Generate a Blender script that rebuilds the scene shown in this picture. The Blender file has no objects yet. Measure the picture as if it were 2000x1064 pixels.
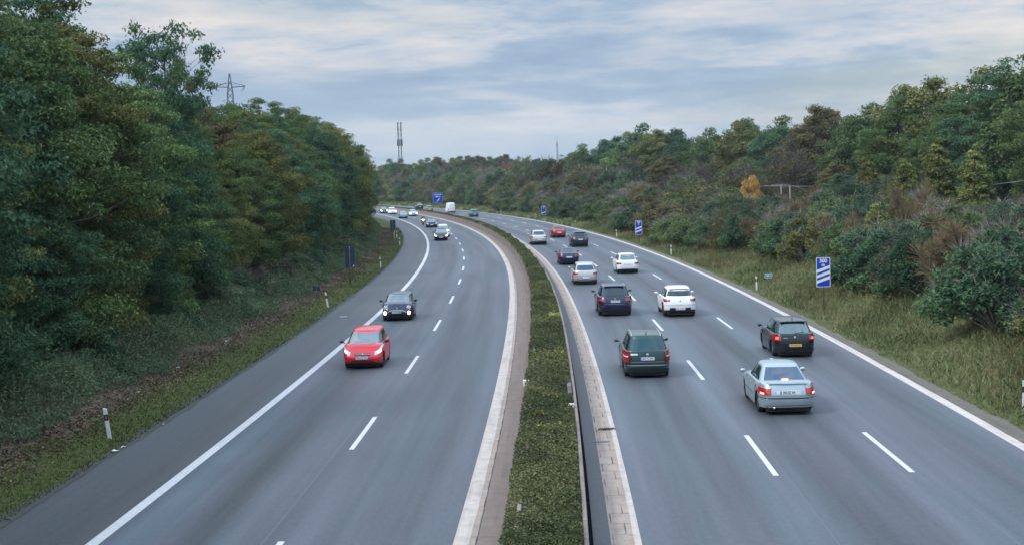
import bpy, math, random
import numpy as np
from mathutils import Vector, Matrix
SC = bpy.context.scene
COL = SC.collection
R = math.radians
# ------------------------------------------------------------------ camera
CAM_H = 7.9; FOC = 2867.0
cam_d = bpy.data.cameras.new('camera'); cam = bpy.data.objects.new('camera', cam_d); COL.objects.link(cam)
SC.camera = cam
cam_d.sensor_fit = 'HORIZONTAL'; cam_d.sensor_width = 36.0; cam_d.lens = 36.0*FOC/2000.0
cam_d.clip_start = 0.5; cam_d.clip_end = 9000
pit = math.atan((532-349)/FOC); rol = R(1.5)
f_ = Vector((0, math.cos(pit), -math.sin(pit))); u0 = Vector((0, math.sin(pit), math.cos(pit))); r0 = Vector((1, 0, 0))
r_ = r0*math.cos(rol) - u0*math.sin(rol); u_ = r0*math.sin(rol) + u0*math.cos(rol)
mm = Matrix((r_, u_, -f_)).transposed().to_4x4(); mm.translation = (0, 0, CAM_H)
cam.matrix_world = mm
# ------------------------------------------------------------------ world, sun, exposure
SUN_EL, SUN_AZ = 44, 248       # azimuth clockwise from +Y
SC.view_settings.view_transform = 'Standard'; SC.view_settings.look = 'None'
SC.view_settings.exposure = 0.08; SC.view_settings.gamma = 1.0
w = bpy.data.worlds.new('World'); SC.world = w; w.use_nodes = True
nt = w.node_tree; N = nt.nodes; LK = nt.links.new
for n in list(N): N.remove(n)
def nd(t, **k):
    n = N.new(t)
    for a, b in k.items(): setattr(n, a, b)
    return n
def mth(op, a, b=None, clamp=False):
    n = nd('ShaderNodeMath', operation=op); n.use_clamp = clamp
    for i, v in enumerate((a, b)):
        if v is None: continue
        if isinstance(v, (int, float)): n.inputs[i].default_value = v
        else: LK(v, n.inputs[i])
    return n.outputs[0]
def ramp(fac, stops):
    n = nd('ShaderNodeValToRGB'); e = n.color_ramp.elements
    while len(e) < len(stops): e.new(0.5)
    for x, (p, c) in zip(e, stops): x.position = p; x.color = (*c, 1) if len(c) == 3 else c
    LK(fac, n.inputs[0]); return n.outputs[0]
def mixc(fac, a, b, bt='MIX'):
    n = nd('ShaderNodeMix', data_type='RGBA', blend_type=bt)
    for i, v in ((0, fac), (6, a), (7, b)):
        if isinstance(v, (int, float)): n.inputs[i].default_value = v
        elif isinstance(v, tuple): n.inputs[i].default_value = (*v, 1)
        else: LK(v, n.inputs[i])
    return n.outputs[2]
tc = nd('ShaderNodeTexCoord'); sp = nd('ShaderNodeSeparateXYZ'); LK(tc.outputs['Generated'], sp.inputs[0])
zc = mth('MAXIMUM', sp.outputs[2], 0.0)
den = mth('ADD', zc, 0.12)
cx = mth('DIVIDE', sp.outputs[0], den); cy = mth('DIVIDE', sp.outputs[1], den)
cb = nd('ShaderNodeCombineXYZ'); LK(cx, cb.inputs[0]); LK(cy, cb.inputs[1])
mp = nd('ShaderNodeMapping'); mp.inputs['Scale'].default_value = (5.6, 5.6, 34); mp.inputs['Location'].default_value = (3.3, 8.1, 0)
mp.inputs['Rotation'].default_value = (0, R(1.0), 0)
LK(tc.outputs['Generated'], mp.inputs[0])
n1 = nd('ShaderNodeTexNoise'); n1.inputs['Scale'].default_value = 1.0; n1.inputs['Detail'].default_value = 10; n1.inputs['Roughness'].default_value = 0.62
n1.inputs['Distortion'].default_value = 0.15
LK(mp.outputs[0], n1.inputs['Vector'])
mp2 = nd('ShaderNodeMapping'); mp2.inputs['Scale'].default_value = (3.0, 3.0, 11); mp2.inputs['Location'].default_value = (1.7, 2.1, 3.0)
LK(tc.outputs['Generated'], mp2.inputs[0])
n2 = nd('ShaderNodeTexNoise'); n2.inputs['Scale'].default_value = 1.0; n2.inputs['Detail'].default_value = 5; n2.inputs['Roughness'].default_value = 0.5
LK(mp2.outputs[0], n2.inputs['Vector'])
sky = nd('ShaderNodeTexSky', sky_type='NISHITA', sun_disc=False, sun_elevation=R(SUN_EL), sun_rotation=R(SUN_AZ))
sky.air_density = 1.2; sky.dust_density = 2.0
cloudcol = ramp(n1.outputs[0], [(0.38, (2.35, 3.3, 4.75)), (0.475, (3.1, 4.05, 5.3)), (0.535, (4.6, 5.05, 5.8)), (0.60, (5.8, 5.75, 6.0)), (0.69, (7.2, 6.7, 6.4))])
cloudcol = mixc(ramp(n2.outputs[0], [(0.46, (0, 0, 0)), (0.62, (0.62, 0.62, 0.62))]), cloudcol, (2.7, 3.65, 5.0))
low = mth('MULTIPLY', mth('SUBTRACT', 0.075, zc), 16.0, True)          # thinner brighter air close to the horizon
cloudcol = mixc(mth('MULTIPLY', low, 0.6), cloudcol, (4.1, 5.3, 6.4))
gap = ramp(n2.outputs[0], [(0.30, (0.5, 0.5, 0.5)), (0.45, (0.1, 0.1, 0.1))])
skyc = mixc(gap, cloudcol, sky.outputs[0])
zen = mth('ADD', 1.0, mth('MULTIPLY', mth('MULTIPLY', mth('SUBTRACT', zc, 0.16), 1.8, True), 2.7))
vm = nd('ShaderNodeVectorMath', operation='SCALE'); LK(skyc, vm.inputs[0]); LK(zen, vm.inputs['Scale'])
bg = nd('ShaderNodeBackground'); bg.inputs['Strength'].default_value = 0.12; LK(vm.outputs[0], bg.inputs['Color'])
wo = nd('ShaderNodeOutputWorld'); LK(bg.outputs[0], wo.inputs['Surface'])
sd = bpy.data.lights.new('sun', 'SUN'); sd.energy = 1.9; sd.angle = R(11); sd.color = (1, 0.955, 0.9)
so = bpy.data.objects.new('sun', sd); COL.objects.link(so)
ds = Vector((math.sin(R(SUN_AZ))*math.cos(R(SUN_EL)), math.cos(R(SUN_AZ))*math.cos(R(SUN_EL)), math.sin(R(SUN_EL))))
so.rotation_euler = ds.to_track_quat('Z', 'Y').to_euler(); so.location = (0, 0, 60)
cy_ = SC.cycles; cy_.max_bounces = 6; cy_.diffuse_bounces = 3; cy_.glossy_bounces = 3; cy_.transmission_bounces = 3; cy_.transparent_max_bounces = 6
# ------------------------------------------------------------------ materials
MATS = {}
class NT:
    def __init__(s, name):
        s.m = bpy.data.materials.new(name); s.m.use_nodes = True; s.t = s.m.node_tree; s.n = s.t.nodes
        s.b = s.n['Principled BSDF']; s.o = s.n['Material Output']
    def add(s, t, **k):
        n = s.n.new(t)
        for a, b in k.items(): setattr(n, a, b)
        return n
    def link(s, a, b): s.t.links.new(a, b)
    def tex(s, kind='ShaderNodeTexNoise', coord='Object', scale=(1, 1, 1), sc=1.0, detail=4, rough=0.55, dist=0.0):
        c = s.add('ShaderNodeTexCoord'); mpn = s.add('ShaderNodeMapping'); mpn.inputs['Scale'].default_value = scale
        s.link(c.outputs[coord], mpn.inputs[0]); t = s.add(kind); s.link(mpn.outputs[0], t.inputs['Vector'])
        t.inputs['Scale'].default_value = sc
        if kind == 'ShaderNodeTexNoise':
            t.inputs['Detail'].default_value = detail; t.inputs['Roughness'].default_value = rough; t.inputs['Distortion'].default_value = dist
        return t
    def ramp(s, fac, stops):
        n = s.add('ShaderNodeValToRGB'); e = n.color_ramp.elements
        while len(e) < len(stops): e.new(0.5)
        for x, (p, c) in zip(e, stops): x.position = p; x.color = (*c, 1)
        s.link(fac, n.inputs[0]); return n.outputs[0]
    def mix(s, fac, a, b, bt='MIX'):
        n = s.add('ShaderNodeMix', data_type='RGBA', blend_type=bt)
        for i, v in ((0, fac), (6, a), (7, b)):
            if isinstance(v, (int, float)): n.inputs[i].default_value = v
            elif isinstance(v, tuple): n.inputs[i].default_value = (*v, 1)
            else: s.link(v, n.inputs[i])
        return n.outputs[2]
    def math(s, op, a, b=None, clamp=False):
        n = s.add('ShaderNodeMath', operation=op); n.use_clamp = clamp
        for i, v in enumerate((a, b)):
            if v is None: continue
            if isinstance(v, (int, float)): n.inputs[i].default_value = v
            else: s.link(v, n.inputs[i])
        return n.outputs[0]
    def bump(s, h, strength=0.4, dist=0.02):
        b = s.add('ShaderNodeBump'); b.inputs['Strength'].default_value = strength; b.inputs['Distance'].default_value = dist
        s.link(h, b.inputs['Height']); s.link(b.outputs[0], s.b.inputs['Normal'])
def simple(name, col, rough=0.5, metal=0.0, emis=None, es=0.0, coat=0.0, spec=None, var=0.0):
    if name in MATS: return MATS[name]
    t = NT(name); b = t.b
    b.inputs['Base Color'].default_value = (*col, 1); b.inputs['Roughness'].default_value = rough; b.inputs['Metallic'].default_value = metal
    if emis: b.inputs['Emission Color'].default_value = (*emis, 1); b.inputs['Emission Strength'].default_value = es
    if coat: b.inputs['Coat Weight'].default_value = coat; b.inputs['Coat Roughness'].default_value = 0.04
    if spec is not None: b.inputs['Specular IOR Level'].default_value = spec
    if var:
        n = t.tex(sc=6.0, detail=5)
        c = t.ramp(n.outputs[0], [(0.3, tuple(x*(1-var) for x in col)), (0.7, tuple(min(1, x*(1+var)) for x in col))])
        t.link(c, b.inputs['Base Color'])
    MATS[name] = t.m; return t.m
def paint(name, col, metal=0.3, rough=0.32, coat=0.55):
    if name in MATS: return MATS[name]
    t = NT(name); b = t.b
    n = t.tex(sc=1.6, detail=5, rough=0.65)      # road dust dulls the paint in patches
    b.inputs['Base Color'].default_value = (*col, 1)
    b.inputs['Metallic'].default_value = metal; b.inputs['Coat Weight'].default_value = coat
    rr = t.ramp(n.outputs[0], [(0.3, (rough*0.85,)*3), (0.7, (rough*1.3,)*3)]); t.link(rr, b.inputs['Roughness'])
    b.inputs['Coat Roughness'].default_value = 0.07
    MATS[name] = t.m; return t.m
def leafmat(name, c1, c2, c3, transl=0.22):
    """leaf colour varies leaf by leaf (attribute tint), branch by branch (attribute clump) and plant by plant"""
    t = NT(name); b = t.b
    a = t.add('ShaderNodeAttribute', attribute_name='tint'); a2 = t.add('ShaderNodeAttribute', attribute_name='clump')
    oi = t.add('ShaderNodeObjectInfo')
    f = t.math('ADD', t.math('MULTIPLY', a.outputs['Fac'], 0.42), t.math('ADD', t.math('MULTIPLY', a2.outputs['Fac'], 0.38), t.math('MULTIPLY', oi.outputs['Random'], 0.22)))
    c = t.ramp(f, [(0.15, c1), (0.55, c2), (0.9, c3)])
    hs = t.add('ShaderNodeHueSaturation'); t.link(c, hs.inputs['Color'])
    t.link(t.math('ADD', 0.48, t.math('MULTIPLY', oi.outputs['Random'], 0.035)), hs.inputs['Hue'])
    t.link(t.math('ADD', 0.82, t.math('MULTIPLY', t.math('FRACT', t.math('MULTIPLY', oi.outputs['Random'], 17.3)), 0.4)), hs.inputs['Value'])
    t.link(hs.outputs[0], b.inputs['Base Color']); b.inputs['Roughness'].default_value = 0.7; b.inputs['Specular IOR Level'].default_value = 0.12
    tr = t.add('ShaderNodeBsdfTranslucent'); t.link(hs.outputs[0], tr.inputs[0])
    mx = t.add('ShaderNodeMixShader'); mx.inputs[0].default_value = transl
    t.link(b.outputs[0], mx.inputs[1]); t.link(tr.outputs[0], mx.inputs[2]); t.link(mx.outputs[0], t.o.inputs['Surface'])
    MATS[name] = t.m; return t.m
# ------------------------------------------------------------------ basic helpers
def tag(o, label=None, cat=None, group=None, kind=None):
    if label: o['label'] = label
    if cat: o['category'] = cat
    if group: o['group'] = group
    if kind: o['kind'] = kind
    return o
def mesh_np(name, V, F, mats, attrs=None, smooth=False, uv=None, matidx=None):
    """V (n,3), F (m,k) all faces with k corners -> mesh"""
    me = bpy.data.meshes.new(name); V = np.asarray(V, np.float32); F = np.asarray(F, np.int32); m, k = F.shape
    me.vertices.add(len(V)); me.vertices.foreach_set('co', V.ravel())
    me.loops.add(m*k); me.loops.foreach_set('vertex_index', F.ravel())
    me.polygons.add(m); me.polygons.foreach_set('loop_start', np.arange(m, dtype=np.int32)*k)
    me.update(calc_edges=True)
    if attrs:
        for nm, arr in attrs.items():
            a = me.attributes.new(nm, 'FLOAT', 'FACE'); a.data.foreach_set('value', np.asarray(arr, np.float32))
    if uv is not None:
        l = me.uv_layers.new(name='UVMap'); l.data.foreach_set('uv', np.asarray(uv, np.float32)[F.ravel()].ravel())
    for mt in (mats if isinstance(mats, (list, tuple)) else [mats]): me.materials.append(mt)
    if matidx is not None: me.polygons.foreach_set('material_index', np.asarray(matidx, np.int32))
    me.polygons.foreach_set('use_smooth', np.full(m, smooth)); me.validate(); return me
def link(name, me, parent=None, loc=None):
    o = bpy.data.objects.new(name, me); COL.objects.link(o)
    if parent: o.parent = parent
    if loc: o.location = loc
    return o
def empty(name, loc=(0, 0, 0), rz=0.0):
    o = bpy.data.objects.new(name, None); COL.objects.link(o); o.location = loc; o.rotation_euler = (0, 0, rz)
    o.empty_display_size = 0.3; return o
class MB:
    """collects faces, then links one mesh"""
    def __init__(s): s.v = []; s.f = []
    def box(s, x0, x1, y0, y1, z0, z1, M=None):
        b = len(s.v); P = [(x, y, z) for z in (z0, z1) for x, y in ((x0, y0), (x1, y0), (x1, y1), (x0, y1))]
        if M: P = [tuple(M @ Vector(p)) for p in P]
        s.v += P; s.f += [tuple(b+i for i in q) for q in ((3, 2, 1, 0), (4, 5, 6, 7), (0, 1, 5, 4), (1, 2, 6, 5), (2, 3, 7, 6), (3, 0, 4, 7))]; return s
    def tube(s, pts, rad, n=8, cap=True):
        pts = [Vector(p) for p in pts]; b0 = len(s.v)
        rads = rad if isinstance(rad, (list, tuple)) else [rad]*len(pts)
        for i, p in enumerate(pts):
            d = (pts[min(i+1, len(pts)-1)]-pts[max(i-1, 0)]).normalized()
            a = d.cross(Vector((0, 0, 1)) if abs(d.z) < 0.9 else Vector((1, 0, 0))).normalized(); c = d.cross(a)
            for k in range(n):
                t = 2*math.pi*k/n; s.v.append(tuple(p+(a*math.cos(t)+c*math.sin(t))*rads[i]))
        for i in range(len(pts)-1):
            for k in range(n):
                q = b0+i*n; s.f.append((q+k, q+(k+1) % n, q+n+(k+1) % n, q+n+k))
        if cap:
            s.f.append(tuple(b0+k for k in range(n))[::-1]); q = b0+(len(pts)-1)*n; s.f.append(tuple(q+k for k in range(n)))
        return s
    def quad(s, *p):
        b = len(s.v); s.v += [tuple(x) for x in p]; s.f.append(tuple(range(b, b+len(p)))); return s
    def grid(s, P):
        """P: list of rows of points"""
        b = len(s.v); r = len(P); c = len(P[0])
        for row in P: s.v += [tuple(q) for q in row]
        for i in range(r-1):
            for j in range(c-1): s.f.append((b+i*c+j, b+i*c+j+1, b+(i+1)*c+j+1, b+(i+1)*c+j))
        return s
    def ell(s, c, r, n=10, m=7):
        P = []
        for i in range(m+1):
            ph = -math.pi/2+math.pi*i/m
            P.append([(c[0]+r[0]*math.cos(ph)*math.cos(2*math.pi*k/n), c[1]+r[1]*math.cos(ph)*math.sin(2*math.pi*k/n), c[2]+r[2]*math.sin(ph)) for k in range(n+1)])
        return s.grid(P)
    def build(s, name, mat, parent=None, smooth=False, bevel=0.0, loc=None):
        me = bpy.data.meshes.new(name); me.from_pydata(s.v, [], s.f); me.materials.append(mat)
        me.polygons.foreach_set('use_smooth', [smooth]*len(s.f)); me.update()
        o = link(name, me, parent, loc)
        if bevel:
            bm = o.modifiers.new('bevel', 'BEVEL'); bm.width = bevel; bm.segments = 2; bm.limit_method = 'ANGLE'
        return o
def text_mesh(txt, size, mat, name='lettering', parent=None, M=None, bold=0.0):
    cu = bpy.data.curves.new(name, 'FONT'); cu.body = txt; cu.size = size; cu.align_x = 'CENTER'; cu.align_y = 'CENTER'; cu.extrude = 0.002; cu.offset = bold
    o = bpy.data.objects.new(name, cu); COL.objects.link(o)
    me = bpy.data.meshes.new_from_object(o.evaluated_get(bpy.context.evaluated_depsgraph_get()))
    bpy.data.objects.remove(o); me.materials.clear(); me.materials.append(mat)
    if M: me.transform(M)
    return link(name, me, parent)
# ------------------------------------------------------------------ road frame: s along the road, o across it (0 = left edge of the right carriageway)
RN, RF, AX, AY = 2000.0, 1395.0, 3.9, 102.0
def W2(s, o):
    r = np.where(np.asarray(s) > 0, RF, RN); ph = np.asarray(s)/r
    return AX-r+(r+o)*np.cos(ph), AY+(r+o)*np.sin(ph)
def P(s, o, z=0.0):
    x, y = W2(s, o); return (float(x), float(y), z)
def head(s): return s/(RF if s > 0 else RN)      # heading of the road, counter-clockwise from +Y
def so_of(x, y):
    Rr = np.where(y > AY, RF, RN); c = AX-Rr
    return Rr*np.arctan2(y-AY, x-c), np.hypot(x-c, y-AY)-Rr
def near(s): return np.clip(-np.asarray(s, float)/65.0, 0, 1.3)
def nz(x, y, k=1.0):
    return (np.sin(x*0.31*k+1.3)*np.cos(y*0.27*k+0.4)+np.sin(x*0.13*k-y*0.17*k+2.1)+0.5*np.sin(x*0.71*k+y*0.53*k))/2.5
def sst(a, b, x):
    t = np.clip((x-a)/(b-a), 0, 1); return t*t*(3-2*t)
def ground_z(s, o):
    s = np.asarray(s, float); o = np.asarray(o, float)
    z = np.full(np.broadcast(s, o).shape, -0.06)
    z = z+np.where(o > 11.4, 0.03+1.35*sst(12.6, 22, o)+0.9*sst(20, 50, o)+1.5*sst(60, 140, o)+0.10*nz(s, o*2, 1.7)*sst(12.4, 15, o), 0)
    z = z+np.where(o < -14.8, 0.05+0.10*sst(-15.6, -18.5, o)*0+0.25*sst(-16.5, -20, -np.abs(o)*-1)*0, 0)
    lo = -o
    z = z+np.where(lo > 15.0, 0.02+0.30*sst(15.4, 19.5, lo)+1.0*sst(20, 34, lo)+0.06*nz(s, o*2, 2.1)*sst(16, 19, lo), 0)
    return z
def gz(s, o): return float(ground_z(s, o))
def strip(name, o0, o1, s0, s1, z, mat, step=1.5, nc=1, smooth=True, z1=None):
    """sheet between two offsets (functions or numbers) along the road, uv = (o, s)"""
    S = np.arange(s0, s1+step, step); O0 = o0(S) if callable(o0) else np.full(len(S), float(o0)); O1 = o1(S) if callable(o1) else np.full(len(S), float(o1))
    V = []; UV = []
    for j in range(nc+1):
        O = O0+(O1-O0)*j/nc; x, y = W2(S, O); zz = z+((z1 if z1 is not None else z)-z)*j/nc
        V.append(np.stack([x, y, np.full(len(S), zz)], 1)); UV.append(np.stack([O, S], 1))
    V = np.concatenate(V); UV = np.concatenate(UV); n = len(S); F = []
    i = np.arange(n-1)
    for j in range(nc): F.append(np.stack([j*n+i, (j+1)*n+i, (j+1)*n+i+1, j*n+i+1], 1))
    return link(name, mesh_np(name, V, np.concatenate(F), mat, uv=UV, smooth=smooth))
# ------------------------------------------------------------------ ground sheet
def m_ground():
    t = NT('ground_soil'); uvn = t.add('ShaderNodeUVMap'); sx = t.add('ShaderNodeSeparateXYZ'); t.link(uvn.outputs[0], sx.inputs[0]); o = sx.outputs[0]
    nA = t.tex(sc=0.35, detail=8, rough=0.65); nB = t.tex(sc=3.0, detail=8, rough=0.75); nC = t.tex(sc=14.0, detail=6, rough=0.8)
    grass = t.ramp(nB.outputs[0], [(0.3, (0.04, 0.052, 0.018)), (0.5, (0.075, 0.092, 0.028)), (0.7, (0.12, 0.125, 0.045))])
    litter = t.ramp(nC.outputs[0], [(0.3, (0.040, 0.032, 0.022)), (0.5, (0.115, 0.092, 0.062)), (0.68, (0.22, 0.18, 0.13))])
    soil = t.ramp(nB.outputs[0], [(0.3, (0.018, 0.02, 0.012)), (0.7, (0.05, 0.045, 0.028))])
    straw = t.ramp(nB.outputs[0], [(0.3, (0.045, 0.05, 0.022)), (0.55, (0.11, 0.112, 0.05)), (0.75, (0.18, 0.165, 0.09))])
    wob = t.math('ADD', o, t.math('MULTIPLY', t.math('SUBTRACT', nA.outputs[0], 0.5), 4.5))
    f1 = t.math('MULTIPLY', t.math('SUBTRACT', -17.2, wob), 1.6, True)      # grass -> litter
    f2 = t.math('MULTIPLY', t.math('SUBTRACT', -19.6, wob), 1.0, True)      # litter -> soil
    left = t.mix(f2, t.mix(f1, grass, litter), soil)
    f3 = t.math('MULTIPLY', t.math('SUBTRACT', wob, 23.0), 0.5, True)
    nD = t.tex(sc=0.9, detail=5)
    right = t.mix(f3, t.mix(t.ramp(nD.outputs[0], [(0.45, (0, 0, 0)), (0.6, (1, 1, 1))]), straw, grass), soil)
    c = t.mix(t.math('GREATER_THAN', o, 0.0), left, right)
    t.link(c, t.b.inputs['Base Color']); t.b.inputs['Roughness'].default_value = 0.95; t.b.inputs['Specular IOR Level'].default_value = 0.1
    t.bump(nC.outputs[0], 0.8, 0.06); return t.m
Sg = np.unique(np.concatenate([np.arange(-160, 160, 1.6), np.arange(160, 700, 6), np.arange(700, 2600, 60), [2600.]]))
Og = np.unique(np.concatenate([[-1300, -900, -600, -400, -250, -150, -100, -70], np.arange(-50, -22, 2.0), np.arange(-22, -14.4, 0.4), [-14.9, 0, 11.3], np.arange(11.7, 24, 0.5), np.arange(24, 60, 3.0), [70, 85, 100, 120, 150, 220, 350, 600, 1000, 1800, 3200]]))
SS, OO = np.meshgrid(Sg, Og, indexing='ij'); X, Y = W2(SS, OO); Z = ground_z(SS, OO)
n0, n1_ = SS.shape; I, J = np.meshgrid(np.arange(n0-1), np.arange(n1_-1), indexing='ij'); q = (I*n1_+J).ravel()
gnd = link('ground', mesh_np('ground', np.stack([X, Y, Z], -1).reshape(-1, 3), np.stack([q, q+1, q+n1_+1, q+n1_], 1), m_ground(), smooth=True, uv=np.stack([OO, SS], -1).reshape(-1, 2)))
tag(gnd, kind='structure')
# ------------------------------------------------------------------ road surfaces
def m_asphalt(name, base, lanes, lane_w, streak=0.58, spec=0.35):
    t = NT(name); uvn = t.add('ShaderNodeUVMap'); sx = t.add('ShaderNodeSeparateXYZ'); t.link(uvn.outputs[0], sx.inputs[0]); o = sx.outputs[0]; s = sx.outputs[1]
    def uvt(scale, sc, detail=5, rough=0.6):
        mpn = t.add('ShaderNodeMapping'); mpn.inputs['Scale'].default_value = scale; t.link(uvn.outputs[0], mpn.inputs[0])
        n = t.add('ShaderNodeTexNoise'); n.inputs['Scale'].default_value = sc; n.inputs['Detail'].default_value = detail; n.inputs['Roughness'].default_value = rough
        t.link(mpn.outputs[0], n.inputs['Vector']); return n.outputs[0]
    grain = uvt((1, 1, 1), 22.0, 4, 0.75); long_ = uvt((1.1, 0.035, 1), 1.0, 6, 0.55); big = uvt((0.35, 0.06, 1), 1.0, 4); fine = uvt((9, 0.1, 1), 1.0, 3)
    ph = t.math('MULTIPLY', t.math('SUBTRACT', o, lanes), 2*math.pi/lane_w)
    centre = t.math('MULTIPLY', t.math('ADD', t.math('COSINE', ph), 1.0), 0.5)             # 1 on the line between lanes' centres
    v = t.math('ADD', 0.70, t.math('MULTIPLY', long_, streak*1.5)); v = t.math('ADD', v, t.math('MULTIPLY', t.math('SUBTRACT', uvt((0.75, 0.012, 1), 1.0, 3, 0.5), 0.5), streak*3.6))
    v = t.math('ADD', v, t.math('MULTIPLY', t.math('SUBTRACT', 0.5, centre), streak*0.9))
    v = t.math('ADD', v, t.math('MULTIPLY', t.math('SUBTRACT', big, 0.5), streak*1.2))
    v = t.math('ADD', v, t.math('MULTIPLY', t.math('SUBTRACT', grain, 0.5), 0.9)); v = t.math('ADD', v, t.math('MULTIPLY', t.math('SUBTRACT', uvt((1, 0.6, 1), 7.0, 5, 0.85), 0.5), 1.2))
    v = t.math('ADD', v, t.math('MULTIPLY', t.math('SUBTRACT', fine, 0.5), 0.28))
    vm = t.add('ShaderNodeVectorMath', operation='SCALE'); t.link(t.mix(t.ramp(uvt((0.5, 0.03, 1), 1.0, 3), [(0.4, (0, 0, 0)), (0.62, (1, 1, 1))]), (base[0]*.93, base[1]*1.03, base[2]*1.0), (base[0]*1.12, base[1]*.99, base[2]*1.02)), vm.inputs[0]); t.link(v, vm.inputs['Scale'])
    t.link(vm.outputs[0], t.b.inputs['Base Color'])
    rr = t.math('ADD', 0.66, t.math('MULTIPLY', centre, -0.1)); t.link(rr, t.b.inputs['Roughness']); t.b.inputs['Specular IOR Level'].default_value = spec
    t.bump(grain, 0.25, 0.01); MATS[name] = t.m; return t.m
A_R = m_asphalt('asphalt_grey_blue', (0.053, 0.063, 0.073), 1.82, 3.66)
A_L = m_asphalt('asphalt_blue_grey', (0.053, 0.063, 0.073), -9.8, 3.85)
A_S = m_asphalt('asphalt_shoulder', (0.062, 0.068, 0.073), -13.4, 7.0, 0.25)
A_M = m_asphalt('asphalt_median', (0.062, 0.062, 0.068), -0.6, 6.0, 0.25)
def m_white(name='road_paint', worn=0.55):
    t = NT(name); n = t.tex(sc=7.0, detail=8, rough=0.75); n2 = t.tex(sc=0.8, detail=4)
    c = t.ramp(n.outputs[0], [(0.26, (0.16, 0.16, 0.16)), (0.38, (0.46, 0.45, 0.44)), (0.6, (0.62, 0.62, 0.60))])
    c = t.mix(t.math('MULTIPLY', n2.outputs[0], worn), c, (0.34, 0.33, 0.32)); t.link(c, t.b.inputs['Base Color']); t.b.inputs['Roughness'].default_value = 0.6
    MATS[name] = t.m; return t.m
WH = m_white();  WW = m_white('road_paint_worn', 0.8)
SA, SB = -112, 690
eR = lambda s: 0.0*near(s)                                   # left asphalt edge, right carriageway
eRR = lambda s: 11.25-0.30*near(s)*-1*-1
lSol = lambda s: -11.9-0.30*near(s)
rd1 = strip('right_carriageway', eR, lambda s: 11.80+0.04*nz(s*4, s*0.3, 1.5), SA, SB, 0.0, A_R, nc=3); tag(rd1, kind='structure')
rd2 = strip('left_carriageway', lambda s: lSol(s), -4.1, SA, SB, 0.0, A_L, nc=3); tag(rd2, kind='structure')
rd3 = strip('hard_shoulder', lambda s: -15.05+0.12*nz(s, s*0.3, 1.5)-0.25*near(s), lSol, SA, SB, 0.0, A_S, nc=3); tag(rd3, kind='structure')
def m_conc(name, c0, c1, joint=None, bw=1.0, bh=0.5, off=0.0):
    t = NT(name); n = t.tex(sc=2.2, detail=8, rough=0.7); n2 = t.tex(sc=18, detail=5, rough=0.8)
    uvn = t.add('ShaderNodeUVMap'); mpn = t.add('ShaderNodeMapping'); mpn.inputs['Rotation'].default_value = (0, 0, 0); t.link(uvn.outputs[0], mpn.inputs[0])
    nL = t.add('ShaderNodeTexNoise'); ml = t.add('ShaderNodeMapping'); ml.inputs['Scale'].default_value = (5, 0.25, 1); t.link(uvn.outputs[0], ml.inputs[0]); t.link(ml.outputs[0], nL.inputs['Vector']); nL.inputs['Scale'].default_value = 1; nL.inputs['Detail'].default_value = 6
    c = t.ramp(n.outputs[0], [(0.3, c0), (0.65, c1)])
    c = t.mix(t.ramp(nL.outputs[0], [(0.5, (0, 0, 0)), (0.7, (0.55, 0.55, 0.55))]), c, tuple(x*0.45 for x in c0))
    c = t.mix(0.45, c, t.ramp(n2.outputs[0], [(0.3, tuple(x*0.6 for x in c0)), (0.7, c1)]))
    if joint:
        br = t.add('ShaderNodeTexBrick'); t.link(mpn.outputs[0], br.inputs['Vector'])
        br.inputs['Scale'].default_value = 1.0; br.inputs['Brick Width'].default_value = bw; br.inputs['Row Height'].default_value = bh; br.inputs['Mortar Size'].default_value = 0.02
        br.inputs['Mortar Smooth'].default_value = 0.3; br.inputs['Color1'].default_value = (0, 0, 0, 1); br.inputs['Color2'].default_value = (0.12, 0.12, 0.12, 1); br.inputs['Mortar'].default_value = (1, 1, 1, 1)
        ng = t.tex(sc=0.7, detail=3)
        c = t.mix(t.math('MULTIPLY', br.outputs['Color'], t.ramp(ng.outputs[0], [(0.4, (0.35, 0.35, 0.35)), (0.6, (1, 1, 1))])), c, joint)
    t.link(c, t.b.inputs['Base Color']); t.b.inputs['Roughness'].default_value = 0.85; t.bump(n2.outputs[0], 0.4, 0.01); MATS[name] = t.m; return t.m
C_CREAM2 = m_conc('cream_edge', (0.37, 0.325, 0.285), (0.60, 0.55, 0.50))
def line(name, o0, o1, s0, s1, mat=WH, z=0.004):
    o = strip(name, o0, o1, s0, s1, z, mat); tag(o, kind='structure'); return o
line('edge_line_shoulder', lambda s: lSol(s)-0.15, lambda s: lSol(s)+0.15, SA, SB)
line('edge_line_bank', 11.12, 11.48, SA, SB, C_CREAM2)
def dashes(name, oc, s0, pitch, n, label=None):
    S = []; V = []; F = []; UV = []
    for k in range(n):
        a = s0+k*pitch
        for j, sss in enumerate(np.linspace(a, a+6.0, 5)):
            for o in (oc-0.075, oc+0.075): x, y = W2(sss, o); V.append((x, y, 0.004)); UV.append((o, sss))
            if j: b = len(V)-4; F.append((b, b+1, b+3, b+2))
    o = link(name, mesh_np(name, V, F, WH, uv=UV)); tag(o, kind='structure')
dashes('lane_markings_right_inner', 3.88, -64.0-18.2*2, 18.2, 42); dashes('lane_markings_right_outer', 7.43, -63.9-18.2*2, 18.2, 42)
dashes('lane_markings_left', -7.95, -59-17.1*3, 17.1, 44)
# seams of the paving, sealed with bitumen, and the gully covers
BIT = simple('bitumen', (0.035, 0.037, 0.04), 0.5); SEAM = simple('seam', (0.125, 0.13, 0.135), 0.8)
for nm, o in (('paving_seam', 4.15), ('paving_seam', 7.85), ('paving_seam', -8.35)):
    tag(strip(nm, o-0.011, o+0.011, SA, 260, 0.0025, SEAM), kind='structure')
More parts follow.
